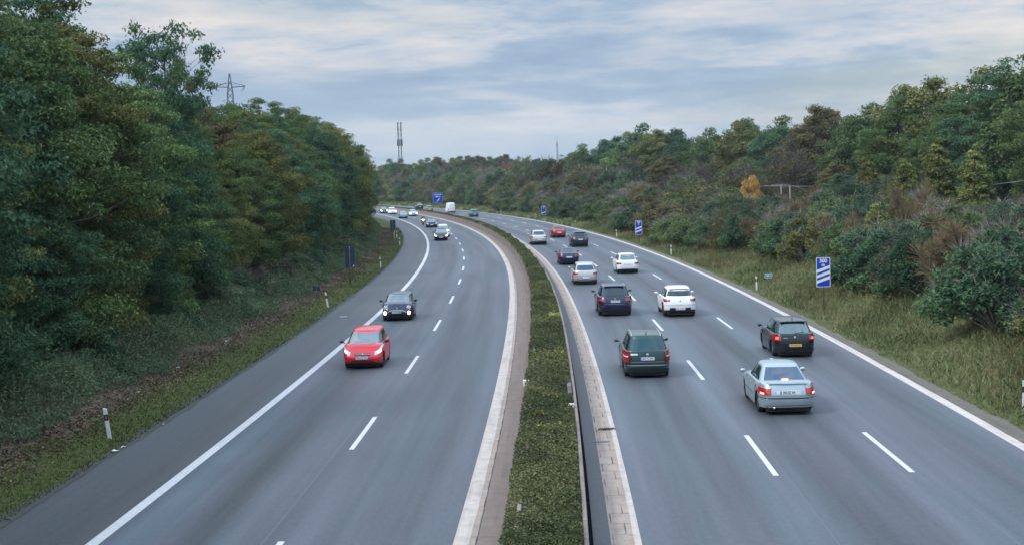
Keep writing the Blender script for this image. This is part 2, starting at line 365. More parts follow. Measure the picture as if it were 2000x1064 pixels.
# concrete strips and median
C_CREAM = m_conc('cream_concrete', (0.30, 0.26, 0.22), (0.54, 0.485, 0.43))
C_BROWN = m_conc('brown_concrete', (0.125, 0.096, 0.078), (0.22, 0.175, 0.145), (0.07, 0.06, 0.05), 1.2, 5.0)
C_PAVE = m_conc('paver_concrete', (0.22, 0.17, 0.135), (0.40, 0.325, 0.265), (0.06, 0.05, 0.045), 0.6, 1.0)
C_WALL = m_conc('wall_concrete', (0.14, 0.112, 0.09), (0.27, 0.23, 0.19), (0.06, 0.05, 0.045), 6.0, 4.0)
wL = lambda s: -2.72+0*np.asarray(s)                          # outer face of the left wall
wR = lambda s: -1.22-0.3*sst(-30, 60, np.asarray(s, float))
tag(strip('concrete_gutter', -4.1, lambda s: -3.74+0.015*nz(s*5, s, 1.6), SA, SB, 0.006, C_CREAM), kind='structure')
tag(strip('gutter_margin', lambda s: -3.74+0.015*nz(s*5, s, 1.6), -3.60, SA, SB, 0.002, C_PAVE), kind='structure')
tag(strip('brown_gutter', -3.575, wL, SA, SB, 0.0, C_BROWN, nc=2), kind='structure')
tag(strip('gutter_joint', -3.60, -3.575, SA, SB, -0.012, BIT), kind='structure')
tag(strip('dark_ground_strip', lambda s: wR(s)+0.08, lambda s: wR(s)+0.18, SA, SB, -0.02, simple('strip_near_black', (0.006, 0.006, 0.007), 0.95, spec=0.02)), kind='structure')  # narrow near-black strip on the ground along the right median wall
tag(strip('median_strip', lambda s: wR(s)+0.18, lambda s: -0.66+eR(s), SA, SB, 0.0, A_M, nc=2), kind='structure')
tag(strip('paver_strip', lambda s: -0.66+eR(s), lambda s: -0.15+eR(s)+0.012*nz(s*7, s, 2), SA, SB, 0.003, C_PAVE), kind='structure')
tag(strip('paver_edge_line', lambda s: -0.15+eR(s)+0.012*nz(s*7, s, 2), eR, SA, SB, 0.006, C_CREAM), kind='structure')
WALLH = 0.8
def wall(name, fo, th, h, s0, s1, label):
    S = np.arange(s0, s1, 1.5); prof = [(0, -0.05), (0, 0.12), (0.02, 0.5), (0.03, h-0.02), (0.045, h), (th-0.045, h), (th-0.03, h-0.02), (th-0.02, 0.5), (th, -0.05)]
    V = []; UV = []; n = len(prof); a = 0.0
    for (do, z) in prof:
        O = fo(S)+do; x, y = W2(S, O); V.append(np.stack([x, y, np.full(len(S), z)], 1)); UV.append(np.stack([np.full(len(S), do+z), S], 1))
    F = []; i = np.arange(len(S)-1)
    for j in range(n-1): F.append(np.stack([j*len(S)+i, j*len(S)+i+1, (j+1)*len(S)+i+1, (j+1)*len(S)+i], 1))
    o = link(name, mesh_np(name, np.concatenate(V), np.concatenate(F)[:, ::-1], C_WALL, uv=np.concatenate(UV)))
    return tag(o, label, 'wall')
wall('median_wall', wL, 0.16, WALLH-0.06, SA, SB, 'low brown concrete wall on the left side of the median planting')
wall('median_wall', lambda s: wR(s)-0.08, 0.16, WALLH, SA, SB, 'low grey concrete wall on the right side of the median planting')
tag(strip('planter_soil', lambda s: wL(s)+0.14, lambda s: wR(s)-0.06, SA, SB, WALLH-0.12, simple('dark_soil', (0.03, 0.027, 0.018), 0.95), nc=2), kind='structure')
tag(strip('verge_edge', lambda s: -15.42+0.10*nz(s*3, s, 1.5)+0.06*nz(s*9, s, 2), lambda s: -14.98+0.10*nz(s*2.3, s*.7, 2.1)+0.05*nz(s*11, s, 1.7), SA, 260, 0.012, m_conc('mossy_edge', (0.022, 0.026, 0.02), (0.07, 0.075, 0.062)), step=0.5), kind='structure')
tag(strip('bank_edge', lambda s: 11.47+0.03*nz(s*2.3, s*.7, 2.1), lambda s: 12.05+0.15*nz(s*3, s, 1.5)+0.08*nz(s*9, s, 2), SA, 300, 0.014, m_conc('bank_soil', (0.06, 0.054, 0.038), (0.15, 0.135, 0.10)), step=0.5), kind='structure')
# ------------------------------------------------------------------ vegetation builders
rg = np.random.default_rng(7)
def unit(v): return v/np.maximum(np.linalg.norm(v, axis=1, keepdims=True), 1e-9)
def cards(c, nrm, length, width, tint, clump, along=None, fold=0.12):
    """leaf-shaped faces: centres c, normals nrm"""
    n = len(c); a = along if along is not None else rg.normal(size=(n, 3))
    a = unit(a-nrm*np.sum(a*nrm, 1, keepdims=True)); b = np.cross(nrm, a)
    L = (length*rg.uniform(0.5, 1.55, n))[:, None]; Wd = (width*rg.uniform(0.7, 1.3, n))[:, None]
    f = nrm*L*fold
    V = np.stack([c-a*L*0.5-f, c+b*Wd*0.5, c+a*L*0.5-f, c-b*Wd*0.5], 1).reshape(-1, 3)
    F = np.arange(n*4).reshape(n, 4)
    return V, F, tint, clump
def merge(parts):
    V = []; F = []; T = []; C = []; b = 0
    for v, f, t, c in parts: V.append(v); F.append(f+b); T.append(t); C.append(c); b += len(v)
    return np.concatenate(V), np.concatenate(F), np.concatenate(T), np.concatenate(C)
def clump_leaves(cc, cr, n, lsz, flat=0.75, up=0.35, fill=0.25):
    """leaves on the shells of the clumps cc with radii cr"""
    k = rg.choice(len(cc), n, p=cr**2/np.sum(cr**2)); d = unit(rg.normal(size=(n, 3))); d[:, 2] = np.where(rg.random(n) < 0.35, np.abs(d[:, 2]), d[:, 2])
    rr = np.where(rg.random(n) < fill, rg.uniform(0.1, 0.7, n), rg.normal(0.92, 0.13, n))
    bump = 1+0.25*np.sin(d[:, 0]*5+k)*np.cos(d[:, 1]*4+k*1.7)
    p = cc[k]+d*(cr[k]*rr*bump)[:, None]*np.array([1, 1, flat])
    nr = unit(d*0.6+np.array([0, 0, up])+rg.normal(size=(n, 3))*0.5)
    ct = (np.sin(k*12.9898)*43758.5453) % 1.0
    return cards(p, nr, lsz, lsz*0.6, rg.random(n), np.abs(ct))
def tubes_np(paths, nseg=6):
    m = MB()
    for pts, rad in paths: m.tube(pts, rad, nseg, cap=False)
    return m
def limb_paths(h, base_r, cc, nl, lean=0.3, z0=0.25):
    top = h*0.86; P0 = [Vector((lean*math.sin(i*1.3)*0.25*i/4, lean*math.cos(i*1.7)*0.2*i/4, -0.3+(top+0.3)*i/5)) for i in range(6)]
    paths = [(P0, [base_r*(1-0.16*i) for i in range(6)])]
    idx = rg.choice(len(cc), min(nl, len(cc)), replace=False)
    for i in idx:
        c = Vector(cc[i]); zt = max(h*z0*0.8, min(c.z-0.25*math.hypot(c.x, c.y)-0.4, top*0.95)); f = (zt+0.3)/(top+0.3)*5; k = min(4, int(f)); st = P0[k].lerp(P0[k+1], f-k)
        mid = st.lerp(c, 0.5)+Vector((0, 0, -0.15*(c-st).length*0.5)); r = max(0.02, base_r*0.42*(1-st.z/h))
        paths.append(([st, mid, c], [r, r*0.65, r*0.25]))
    return paths
def crown_clumps(h, rad, n, zlo, shape='round', rcl=(0.9, 1.5), shell=0.55):
    C = []; tries = 0
    while len(C) < n and tries < n*60:
        tries += 1
        z = rg.uniform(zlo, h-rcl[0]*0.6); t = (z-zlo)/(h-zlo)
        if shape == 'round': pr = rad*(1-abs(2*t-0.9)**2.4*0.9) if t > 0.45 else rad*(0.78+0.22*math.sin(t/0.45*1.57))
        elif shape == 'cone': pr = rad*(1-t)**0.75*(0.9+0.1*math.sin(t*9))
        elif shape == 'dome': pr = rad*math.sqrt(max(0.02, 1-t*t*0.95))
        else: pr = rad*(0.35+0.65*t)*(1 if t < 0.85 else 0.75)         # vase
        pr = max(pr, 0.2)
        a = rg.uniform(0, 2*math.pi); pr *= 1+0.16*math.sin(3*a+h)+0.1*math.sin(5*a+2*t*6)
        q = math.sqrt(rg.uniform(shell**2, 1)) if rg.random() < 0.8 else math.sqrt(rg.random())
        c = np.array([math.cos(a)*q*pr, math.sin(a)*q*pr, z])
        if all(np.linalg.norm((c-o)*[1, 1, 1.2]) > rcl[0]*0.55 for o in C[-60:]): C.append(c)
    C = np.array(C); a = np.arctan2(C[:, 1], C[:, 0]); ph = rg.uniform(0, 6.28, 4); t = C[:, 2]/h*(0.25 if shape == 'vase' and h > 10 else 1.0)
    kj = 0.55 if h > 6 else 1.0; C[:, 2] *= 1+t*kj*(0.13*np.sin(2*a+ph[0])+0.09*np.sin(5*a+ph[1])-0.06); k = 1+kj*(0.16*np.sin(3*a+ph[2]+2.5*t)+0.10*np.sin(7*t+2*a+ph[3])); C[:, 0] *= k; C[:, 1] *= k; C[:, 2] *= (h-rcl[0])/C[:, 2].max()
    cr = rg.uniform(rcl[0], rcl[1], len(C))*(1-0.25*t); return C, cr
LEAF = {
 'dark': leafmat('leaf_dark_green', (0.032, 0.076, 0.046), (0.064, 0.132, 0.068), (0.13, 0.21, 0.085)),
 'mid': leafmat('leaf_mid_green', (0.046, 0.088, 0.038), (0.100, 0.158, 0.056), (0.20, 0.26, 0.08)),
 'olive': leafmat('leaf_olive', (0.062, 0.082, 0.030), (0.145, 0.165, 0.050), (0.28, 0.28, 0.09)),
 'brown': leafmat('leaf_autumn_brown', (0.066, 0.068, 0.032), (0.140, 0.130, 0.054), (0.245, 0.205, 0.09)),
 'rust': leafmat('leaf_rust', (0.074, 0.070, 0.034), (0.165, 0.132, 0.055), (0.27, 0.20, 0.085)),
 'orange': leafmat('leaf_orange', (0.42, 0.24, 0.07), (0.78, 0.44, 0.14), (0.90, 0.62, 0.26)),
 'red': leafmat('leaf_red', (0.14, 0.06, 0.035), (0.30, 0.12, 0.07), (0.42, 0.20, 0.10)),
 'twig': leafmat('twig_brown', (0.088, 0.068, 0.034), (0.18, 0.14, 0.07), (0.31, 0.255, 0.14), 0.0),
 'weed': leafmat('weed_green', (0.054, 0.095, 0.050), (0.12, 0.175, 0.09), (0.22, 0.27, 0.14)),
}
BARK = simple('bark', (0.075, 0.062, 0.05), 0.9, var=0.4); BARKP = simple('bark_pale', (0.19, 0.175, 0.15), 0.85, var=0.35)
def tree_proto(h, rad, nc, nleaf, lsz, zlo, shape, rcl, limbs=26, flat=0.75, fill=0.25, trunk_r=0.2, twigs=0, shell=0.55):
    cc, cr = crown_clumps(h, rad, nc, zlo, shape, rcl, shell)
    V, F, T, C = clump_leaves(cc, cr, nleaf, lsz, flat, fill=fill)
    sizes = (V, F, T, C)
    paths = limb_paths(h, trunk_r, cc, limbs)
    mb = tubes_np(paths)
    if twigs:
        k = rg.choice(len(cc), twigs); d = unit(rg.normal(size=(twigs, 3))+[0, 0, 0.9]); st = cc[k]-d*0.1; L = rg.uniform(0.5, 1.3, twigs)*cr[k]
        for i in range(twigs): mb.tube([st[i], st[i]+d[i]*L[i]], [0.014, 0.004], 3, cap=False)
    return sizes, mb
PROTO = {}
def crown_mesh(key, mat):
    (V, F, T, C), mb = PROTO[key][:2]; cache = PROTO[key][2]
    if mat not in cache: cache[mat] = mesh_np('crown_'+key, V, F, LEAF[mat], {'tint': T, 'clump': C})
    return cache[mat]
def trunk_mesh(key, bark):
    cache = PROTO[key][2]; k = 'T'+bark.name
    if k not in cache:
        mb = PROTO[key][1]; me = bpy.data.meshes.new('trunk_'+key); me.from_pydata(mb.v, [], mb.f); me.materials.append(bark); me.polygons.foreach_set('use_smooth', [True]*len(mb.f)); me.update(); cache[k] = me
    return cache[k]
def reseed(key):
    global rg
    rg = np.random.default_rng(sum(ord(c)*(i+3) for i, c in enumerate(key)))
def proto(key, *a, **k): reseed(key); s_, m_ = tree_proto(*a, **k); PROTO[key] = (s_, m_, {})
#            h    rad  nc  leaves lsz zlo shape
proto('edgeA', 15.0, 4.6, 250, 74000, 0.165, 1.0, 'round', (0.55, 1.25), flat=0.55)
proto('edgeB', 15.0, 4.9, 240, 68000, 0.18, 1.6, 'round', (0.6, 1.4), limbs=40, flat=0.5, twigs=260)
proto('edgeC', 15.0, 3.9, 250, 60000, 0.155, 0.8, 'round', (0.45, 1.0), flat=0.45, limbs=40)
proto('sparse', 15.0, 4.6, 95, 13000, 0.24, 6.0, 'vase', (0.6, 1.15), limbs=70, flat=0.5, twigs=500, trunk_r=0.22, fill=0.4)
proto('woodA', 15.0, 5.2, 150, 26000, 0.36, 2.5, 'round', (0.8, 1.8))
proto('woodB', 15.0, 4.6, 140, 22000, 0.34, 3.0, 'dome', (0.7, 1.7))
proto('cone', 9.0, 2.9, 90, 14000, 0.26, 0.5, 'cone', (0.5, 0.9), limbs=30, flat=0.6)
proto('thin', 12.0, 3.2, 50, 2600, 0.32, 4.0, 'vase', (0.5, 1.1), limbs=45, twigs=420, flat=0.7)
def plant(name, key, mat, x, y, z, h, wid, rz, label, cat, group, bark=BARK, names=('trunk', 'crown')):
    h0 = {'cone': 9.0, 'thin': 12.0}.get(key, SH0.get(key, 15.0))
    e = empty(name, (x, y, z), rz); e.scale = (wid, wid, h/h0); tag(e, label, cat, group)
    link(names[0], trunk_mesh(key, bark), e); link(names[1], crown_mesh(key, mat), e); return e
# shrubs: many stems from the ground, small leaves, bare twigs
SH0 = {}
def shrub_proto(key, h, rad, nc, nleaf, lsz, stems, rcl=(0.35, 0.7), twn=1300, shape='dome'):
    reseed(key); cc, cr = crown_clumps(h, rad, nc, 0.25, shape, rcl, 0.5); L = clump_leaves(cc, cr, nleaf, lsz, 0.8, 0.4, 0.3)
    mb = MB()
    for i in rg.choice(len(cc), min(stems, len(cc)), replace=False):
        c = Vector(cc[i]); b = Vector((c.x*0.25, c.y*0.25, -0.1)); mid = b.lerp(c, 0.55)+Vector((rg.normal()*0.12, rg.normal()*0.12, 0.15)); mb.tube([b, mid, c+Vector((0, 0, 0.25))], [0.035, 0.022, 0.007], 4, cap=False)
    k = rg.choice(len(cc), twn); d = unit(rg.normal(size=(twn, 3))*[0.8, 0.8, 0.7]+[0, 0, 0.75]); st = cc[k]+d*(cr[k]*rg.uniform(-0.3, 0.6, twn))[:, None]
    a = d; nr = unit(np.cross(d, rg.normal(size=(twn, 3)))); tw = cards(st+d*0.38, nr, 0.95, 0.022, rg.random(twn), rg.random(twn), along=a, fold=0.02)
    b0 = len(mb.v); mb.v += [tuple(v) for v in tw[0]]; mb.f += [tuple(int(q)+b0 for q in f) for f in tw[1]]
    PROTO[key] = (L, mb, {}); SH0[key] = h
shrub_proto('shA', 4.0, 2.6, 70, 12500, 0.17, 34)
shrub_proto('shB', 4.0, 2.3, 60, 6000, 0.15, 46, twn=3000)
shrub_proto('shC', 4.0, 2.9, 80, 14000, 0.19, 30, rcl=(0.4, 0.8), twn=900)
shrub_proto('twigs', 4.0, 2.2, 60, 1300, 0.12, 58, twn=6000, shape='vase')
reseed('placement')
def ordn(i): return ['first', 'second', 'third', 'fourth', 'fifth', 'sixth', 'seventh', 'eighth', 'ninth', 'tenth', 'eleventh', 'twelfth', 'thirteenth', 'fourteenth', 'fifteenth', 'sixteenth', 'seventeenth', 'eighteenth', 'nineteenth', 'twentieth'][i] if i < 20 else 'farther'
CNT = {}
def lab(fmt, key):
    i = CNT.get(key, 0); CNT[key] = i+1; return fmt.format(n=ordn(i), c=i)
def seg(s, marks):
    for lim, nm in marks:
        if s < lim: return nm
    return marks[-1][1]
LSEG = [(-56, 'before the nearest delineator'), (-9, 'between the two nearest left delineators'), (33, 'around the back-turned tall sign'), (80, 'past the third left delineator'), (140, 'where the shoulder bends away'), (999, 'beyond the bend')]
WORDS = {'dark': 'dark green', 'mid': 'mid green', 'olive': 'olive', 'brown': 'autumn brown', 'rust': 'rusty brown', 'orange': 'bright orange', 'red': 'reddish', 'twig': 'bare'}
# left wood: front row, second row and a third row
def left_tree(s, o, h, key, mat, row):
    x, y = W2(s, o); z = gz(s, o)-0.05; wd = {'edgeA': 1.0, 'edgeB': 1.0, 'edgeC': 1.0, 'sparse': 1.05}.get(key, 0.95)*h/15*rg.uniform(0.92, 1.12)
    if row == 'front' and s > -60: wd = min(wd, (-o-18.4)/4.6 if key != 'edgeB' else (-o-18.2)/5.0)
    place = seg(s, LSEG); k = (mat, row, place)
    l = lab('{n} '+WORDS[mat]+' tree, '+row+' row of the left wood, '+place, k)
    return plant('tree', key, mat, float(x), float(y), z, h, wd, rg.uniform(0, 6.28), l, 'tree', 'trees of the wood left of the motorway', bark=BARKP if rg.random() < 0.3 else BARK)
hL = lambda s: np.interp(s, [-80, -55, -40, -26, -20, -14, 2, 14, 40, 80, 110, 140, 175, 220], [17.8, 17.8, 18.4, 18.6, 16.6, 13.0, 12.2, 12.8, 15.2, 16.4, 17.2, 16.8, 15.2, 13.0])
s = -82.0; i = 0
kk = ['edgeA', 'edgeC', 'edgeB', 'edgeA', 'edgeC']; mk = ['olive', 'olive', 'mid', 'olive', 'mid', 'dark', 'olive', 'dark', 'mid', 'olive', 'dark', 'mid', 'dark', 'mid', 'mid']
while s < 226:
    hh = float(hL(s))*rg.uniform(0.72, 0.95) if i % 3 != 1 else float(hL(s))*rg.uniform(0.5, 0.66)
    left_tree(s+rg.uniform(-1, 1), -23.2-rg.uniform(0, 0.9), hh, kk[i % 5], mk[i % 15], 'front'); s += 5.2; i += 1
s = -80.0; i = 0; mk2 = ['mid', 'olive', 'brown', 'mid', 'olive', 'dark', 'mid', 'olive', 'dark', 'mid', 'mid', 'dark', 'olive']
while s < 222:
    if not (-15 < s < 8): left_tree(s+rg.uniform(-1.5, 1.5), -27.8-rg.uniform(0, 1.5), float(hL(s))*rg.uniform(0.92, 1.06), kk[(i+2) % 5], mk2[i % 13], 'second')
    else: left_tree(s+rg.uniform(-1.5, 1.5), -27.8, float(hL(s))*0.85, kk[(i+2) % 5], mk2[i % 13], 'second')
    s += 6.8; i += 1
s = -70.0; i = 0
while s < 200:
    left_tree(s, -35.0-rg.uniform(0, 2), float(hL(s))*rg.uniform(0.95, 1.08), ['woodA', 'woodB'][i % 2], mk2[(i*5+3) % 13], 'rear'); s += 9.5; i += 1
x, y = W2(-6.5, -26)
plant('sparse_tree', 'sparse', 'dark', float(x), float(y), gz(-4.5, -26), 18.0, 0.78, 0.6, 'tall thin-leaved tree standing above the left wood with sky showing through its crown', 'tree', None)
x, y = W2(-1.5, -27)
plant('sparse_tree', 'sparse', 'mid', float(x), float(y), gz(2, -25), 16.4, 0.55, 2.6, 'smaller thin-leaved tree leaning out just right of the tallest sparse tree', 'tree', None)
# low shrubs under the edge of the left wood
s = -78.0; i = 0
while s < 205:
    x, y = W2(s, -20.4-rg.uniform(0, 0.8)); mt = ['weed', 'dark', 'weed', 'twig', 'dark', 'brown', 'weed'][i % 7]; key = ['shC', 'shA', 'shB', 'twigs', 'shC', 'shB', 'shA'][i % 7]
    if mt == 'twig': mt = 'weed'
    l = lab('{n} low '+('leafy green' if mt == 'weed' else WORDS[mt])+' bush at the left wood foot, '+seg(s, LSEG), ('lb', mt, seg(s, LSEG)))
    plant('bush', key, mt, float(x), float(y), gz(s, -20.6)-0.1, rg.uniform(1.3, 2.6), rg.uniform(0.55, 0.75), rg.uniform(0, 6), l, 'bush', 'bushes along the foot of the left wood', names=('stems', 'foliage')); s += 4.4; i += 1
# right bank: rows of shrubs
RSEG = [(-45, 'near the right edge of the view'), (-18, 'above the 300 m sign'), (20, 'behind the small blue distance plate'), (67, 'before the two-stripe sign'), (120, 'past the two-stripe sign'), (200, 'before the one-stripe sign'), (290, 'past the one-stripe sign'), (380, 'behind the square exit sign'), (999, 'on the far bend')]
SL = lambda t: np.interp(t, [.05, .10, .145, .16, .205, .225, .25, .28, .30, .34, .37, .5], [.006, .004, -.008, -.0155, -.0155, -.002, -.003, -.010, -.022, -.023, -.013, -.015])
def cap(x, y, z, h): return max(1.2, min(h, CAM_H+float(SL(x/y))*y-z)) if y < 230 else h
def r_shrub(s, o, h, key, mat, row, wd):
    x, y = W2(s, o); x = float(x); y = float(y); h = cap(x, y, gz(s, o), h*(1.25 if s > 190 else 1))*rg.uniform(0.86, 1.0); key = 'shC' if (key == 'twigs' and mat != 'twig') else key; pl = seg(s, RSEG)
    l = lab('{n} '+(WORDS[mat] if mat != 'twig' else 'bare twiggy')+' shrub, '+row+' row, right bank, '+pl, ('rs', mat, row, pl))
    plant('shrub', key, 'brown' if mat == 'twig' else mat, float(x), float(y), gz(s, o)-0.1, h, wd, rg.uniform(0, 6.28), l, 'shrub', 'shrubs on the bank right of the motorway', bark=TW if mat == 'twig' else BARKP if rg.random() < 0.5 else BARK, names=('stems', 'foliage'))
TW = simple('twig_grey', (0.15, 0.11, 0.058), 0.9, var=0.5)
seqm = ['dark', 'mid', 'mid', 'brown', 'twig', 'olive', 'dark', 'dark', 'mid', 'olive', 'twig', 'dark', 'olive']; seqk = ['shC', 'shA', 'shC', 'shB', 'twigs', 'shA', 'shA', 'twigs', 'shC', 'shB', 'twigs', 'shC', 'shB']
i = 0
for row, of, st, hA, s0, s1, wd in (('front', 19.4, 4.2, 3.6, -66, 60, 1.0), ('second', 26.5, 5.6, 4.8, -60, 70, 1.1), ('third', 33, 6.6, 5.0, -58, 80, 1.25), ('fourth', 41, 7.6, 5.2, -50, 90, 1.4)):
    s = s0
    while s < s1:
        r_shrub(s+rg.uniform(-1, 1), of+rg.uniform(-1.2, 1.2)-(2.2*sst(10, 60, np.array(s))+1.5*sst(-25, -55, -np.array(s)*-1)*0 if row == 'front' else 2.5*sst(10, 60, np.array(s))), hA*rg.uniform(0.75, 1.25), seqk[i % 13], seqm[i % 13], row, wd*rg.uniform(0.85, 1.15)); s += st*rg.uniform(0.85, 1.15); i += 1
for row, of, st, hA, s0, s1, wd in (('front', 17.5, 6.0, 3.4, 62, 470, 1.2), ('second', 23, 7.6, 4.6, 72, 520, 1.5), ('third', 31, 9.5, 5.8, 84, 560, 1.9)):
    s = s0
    while s < s1:
        k = (1+0.35*sst(150, 300, np.array(s)))
        r_shrub(s, of+rg.uniform(-1, 1)+(3.2 if s > 240 and row == 'front' else 0), float(hA*k)*rg.uniform(0.75, 1.25), ['shC', 'shA', 'shB'][i % 3], ['dark', 'mid', 'mid', 'brown', 'dark', 'olive', 'mid', 'twig', 'dark', 'olive'][(i*7) % 10], row, float(wd*k)*rg.uniform(0.85, 1.15)); s += st*float(k)*rg.uniform(0.9, 1.1); i += 1
# scrub of small trees between the bank and the right wood, then the wood itself: (bearing tangent, distance)
DW = lambda t: np.interp(t, [0.03, 0.07, 0.10, 0.14, 0.18, 0.22, 0.27, 0.30, 0.33, 0.37, 0.41], [430, 400, 365, 335, 295, 255, 212, 190, 172, 150, 136])
TOPA = lambda t: np.interp(t, [0.03, 0.045, 0.07, 0.10, 0.13, 0.165, 0.195, 0.222, 0.25, 0.268, 0.29, 0.31, 0.33, 0.345, 0.36, 0.41], 1.12*np.array([36, 52, 72, 84, 80, 90, 92, 106, 124, 130, 156, 170, 194, 214, 205, 196])/FOC)
SK = ['beside the pale lamp mast', 'left of the orange shrub', 'behind the orange shrub', 'above the exit-sign post', 'left of the pointed pale trees', 'above the pointed pale trees', 'at the right edge of the view']
def place_name(t): return SK[0] if t < 0.09 else SK[1] if t < 0.15 else SK[2] if t < 0.19 else 'above the 300 m sign' if t < 0.235 else SK[4] if t < 0.28 else SK[5] if t < 0.33 else SK[6]
def wood_tree(t, d, topf, key, mat, row, cat='tree', wdf=1.0, grp='trees of the wood right of the motorway'):
    x, y = t*d, d; s, o = so_of(x, y); z = float(ground_z(s, o)); h = max(4.0, (CAM_H+float(TOPA(t))*float(DW(t)))*topf-z)
    pl = place_name(t); l = lab('{n} '+WORDS[mat]+' tree, '+row+' row, right wood, '+pl, ('rw', mat, row, pl))
    h0 = {'cone': 9.0, 'thin': 12.0}.get(key, 15.0)
    plant('tree', key, mat, x, y, z-0.1, h, wdf*h/h0*(1.15 if h > 12 else 1.2), rg.uniform(0, 6.28), l, 'tree', grp)
t = 0.05; i = 0; mk3 = ['mid', 'dark', 'mid', 'olive', 'dark', 'mid', 'olive', 'dark', 'brown', 'mid', 'mid']
while t < 0.41:
    d = float(DW(t)); wood_tree(t, d+rg.uniform(-4, 4), rg.uniform(0.86, 1.02), ['edgeB', 'edgeA', 'edgeB'][i % 3] if d < 240 else ['woodA', 'woodB'][i % 2], mk3[i % 11], 'front'); t += 7.2/d*rg.uniform(0.85, 1.15); i += 1
t = 0.05
while t < 0.41:
    d = float(DW(t))+11; wood_tree(t, d, rg.uniform(0.98, 1.10), ['woodA', 'woodB'][i % 2], mk3[(i*3) % 11], 'rear'); t += 8.5/d; i += 1
def scrub(t, d, top, key, mat, cat='tree', name='small_tree', l=None, w=1.0):
    x, y = t*d, d; s, o = so_of(x, y); z = float(ground_z(s, o)); h = top-z; h = h if name != 'small_tree' else (cap(x, y, z, h) if d < 215 else h); h0 = SH0.get(key, {'cone': 9.0, 'thin': 12.0}.get(key, 15.0)); pl = place_name(t)
    if l is None: l = lab('{n} '+WORDS[mat]+' small tree, scrub below right wood, '+pl, ('sc', mat, pl))
    plant(name, key, mat, x, y, z-0.1, h, w*(h/h0)**0.6, rg.uniform(0, 6.28), l, cat, 'small trees in the scrub below the right wood' if name == 'small_tree' else None)
for row, fr, tp in ((0, 0.86, 9.4), (1, 0.74, 8.0), (2, 0.63, 6.9)):
    t = 0.06+0.01*row
    while t < 0.39:
        d = float(DW(t))*fr+rg.uniform(-4, 4); s_, o_ = so_of(t*d, d)
        if o_ > 36 and not (0.153 < t < 0.212 and 170 < d < 212): scrub(t, d, (tp+(1.4 if t < 0.2 else 0))*rg.uniform(0.85, 1.12), ['shB', 'woodB', 'shA', 'twigs', 'shB'][i % 5] if row else ['woodB', 'shB', 'woodA', 'shB'][i % 4], ['brown', 'olive', 'brown', 'olive', 'dark', 'brown', 'mid'][(i*3) % 7], w=1.3)
        t += 8.0/d; i += 1
for t, d, top, mt, l in ((0.268, 150, 9.2, 'olive', 'pale olive rounded tree left of the two pointed pale trees'), (0.292, 138, 11.0, 'olive', 'pointed pale green tree, left one of the pair below the right wood'), (0.317, 132, 10.2, 'olive', 'pointed pale green tree, right one of the pair below the right wood'), (0.243, 165, 9.6, 'olive', 'pale olive tree standing before the dark crowns left of the pointed pair')):
    scrub(t, d, top, 'cone', mt, l=l, w=1.05, name='conical_tree')
scrub(0.164, 192, 7.7, 'shA', 'orange', name='orange_shrub', l='bright orange autumn shrub standing in the scrub beside the overhead line', cat='shrub', w=0.55)
# far treeline beyond the bend
i = 0
for t in np.arange(-0.092, 0.05, 0.0078):
    for row, d, hh in ((0, 610, 12.0), (1, 720, 14.8)):
        d2 = d+rg.uniform(-15, 15); tt = t+rg.uniform(-0.002, 0.002)+0.003*row; x = tt*d2
        h = hh*rg.uniform(0.85, 1.15); key = ['woodA', 'woodB', 'thin', 'woodB'][i % 4] if tt > -0.05 else ['woodB', 'woodA'][i % 2]; mt = ['mid', 'brown', 'olive', 'mid', 'dark', 'brown'][i % 6]
        if key == 'thin': h *= 1.12
        s_, o_ = so_of(x, d2); pl = 'left of the lattice-topped tower' if tt < -0.077 else 'between the tower and the exit sign' if tt < -0.045 else 'above the road bend' if tt < 0 else 'left of the pale lamp mast' if tt < 0.034 else 'right of the pale lamp mast'
        l = lab('{n} '+WORDS[mt]+' tree of the '+('nearer' if row == 0 else 'farther')+' far treeline '+pl, ('ft', mt, row, pl)); h0 = 12.0 if key == 'thin' else 15.0
        plant('tree', key, mt, x, d2, float(ground_z(s_, o_))-0.1, h, h/h0*1.15, rg.uniform(0, 6), l, 'tree', 'trees of the far treeline'); i += 1
def solo(t, d, top, key, mt, l, w=1.0):
    x, y = t*d, d; s, o = so_of(x, y); z = float(ground_z(s, o)); h = top-z; h0 = {'cone': 9.0, 'thin': 12.0}.get(key, 15.0); plant('tree', key, mt, x, y, z-0.1, h, w*h/h0, 1.0, l, 'tree', None)
solo(-0.060, 560, 16.2, 'woodA', 'mid', 'round green tree standing just right of the lattice-topped tower', 0.9)
solo(-0.001, 560, 14.0, 'thin', 'red', 'reddish autumn tree rising from the far treeline', 1.0)
solo(-0.070, 560, 13.0, 'woodB', 'brown', 'brown tree between the tower and the round green tree', 0.7)
solo(0.038, 500, 13.6, 'woodB', 'olive', 'olive tree beside the foot of the pale lamp mast', 0.9)
hz = MB(); 
hp = [[(x, 1700+y*70, -2+(21+4*math.sin(x*0.01)+3*math.sin(x*0.023+1)+1.5*math.sin(x*0.06))*(math.sin(min(1, y/3)*1.57))) for x in range(-500, 900, 20)] for y in range(0, 5)]
hz.grid(hp); tag(hz.build('far_wooded_ridge', leafmat('ridge_wood', (0.03, 0.045, 0.03), (0.04, 0.055, 0.035), (0.05, 0.06, 0.04), 0.0), smooth=True), kind='structure')
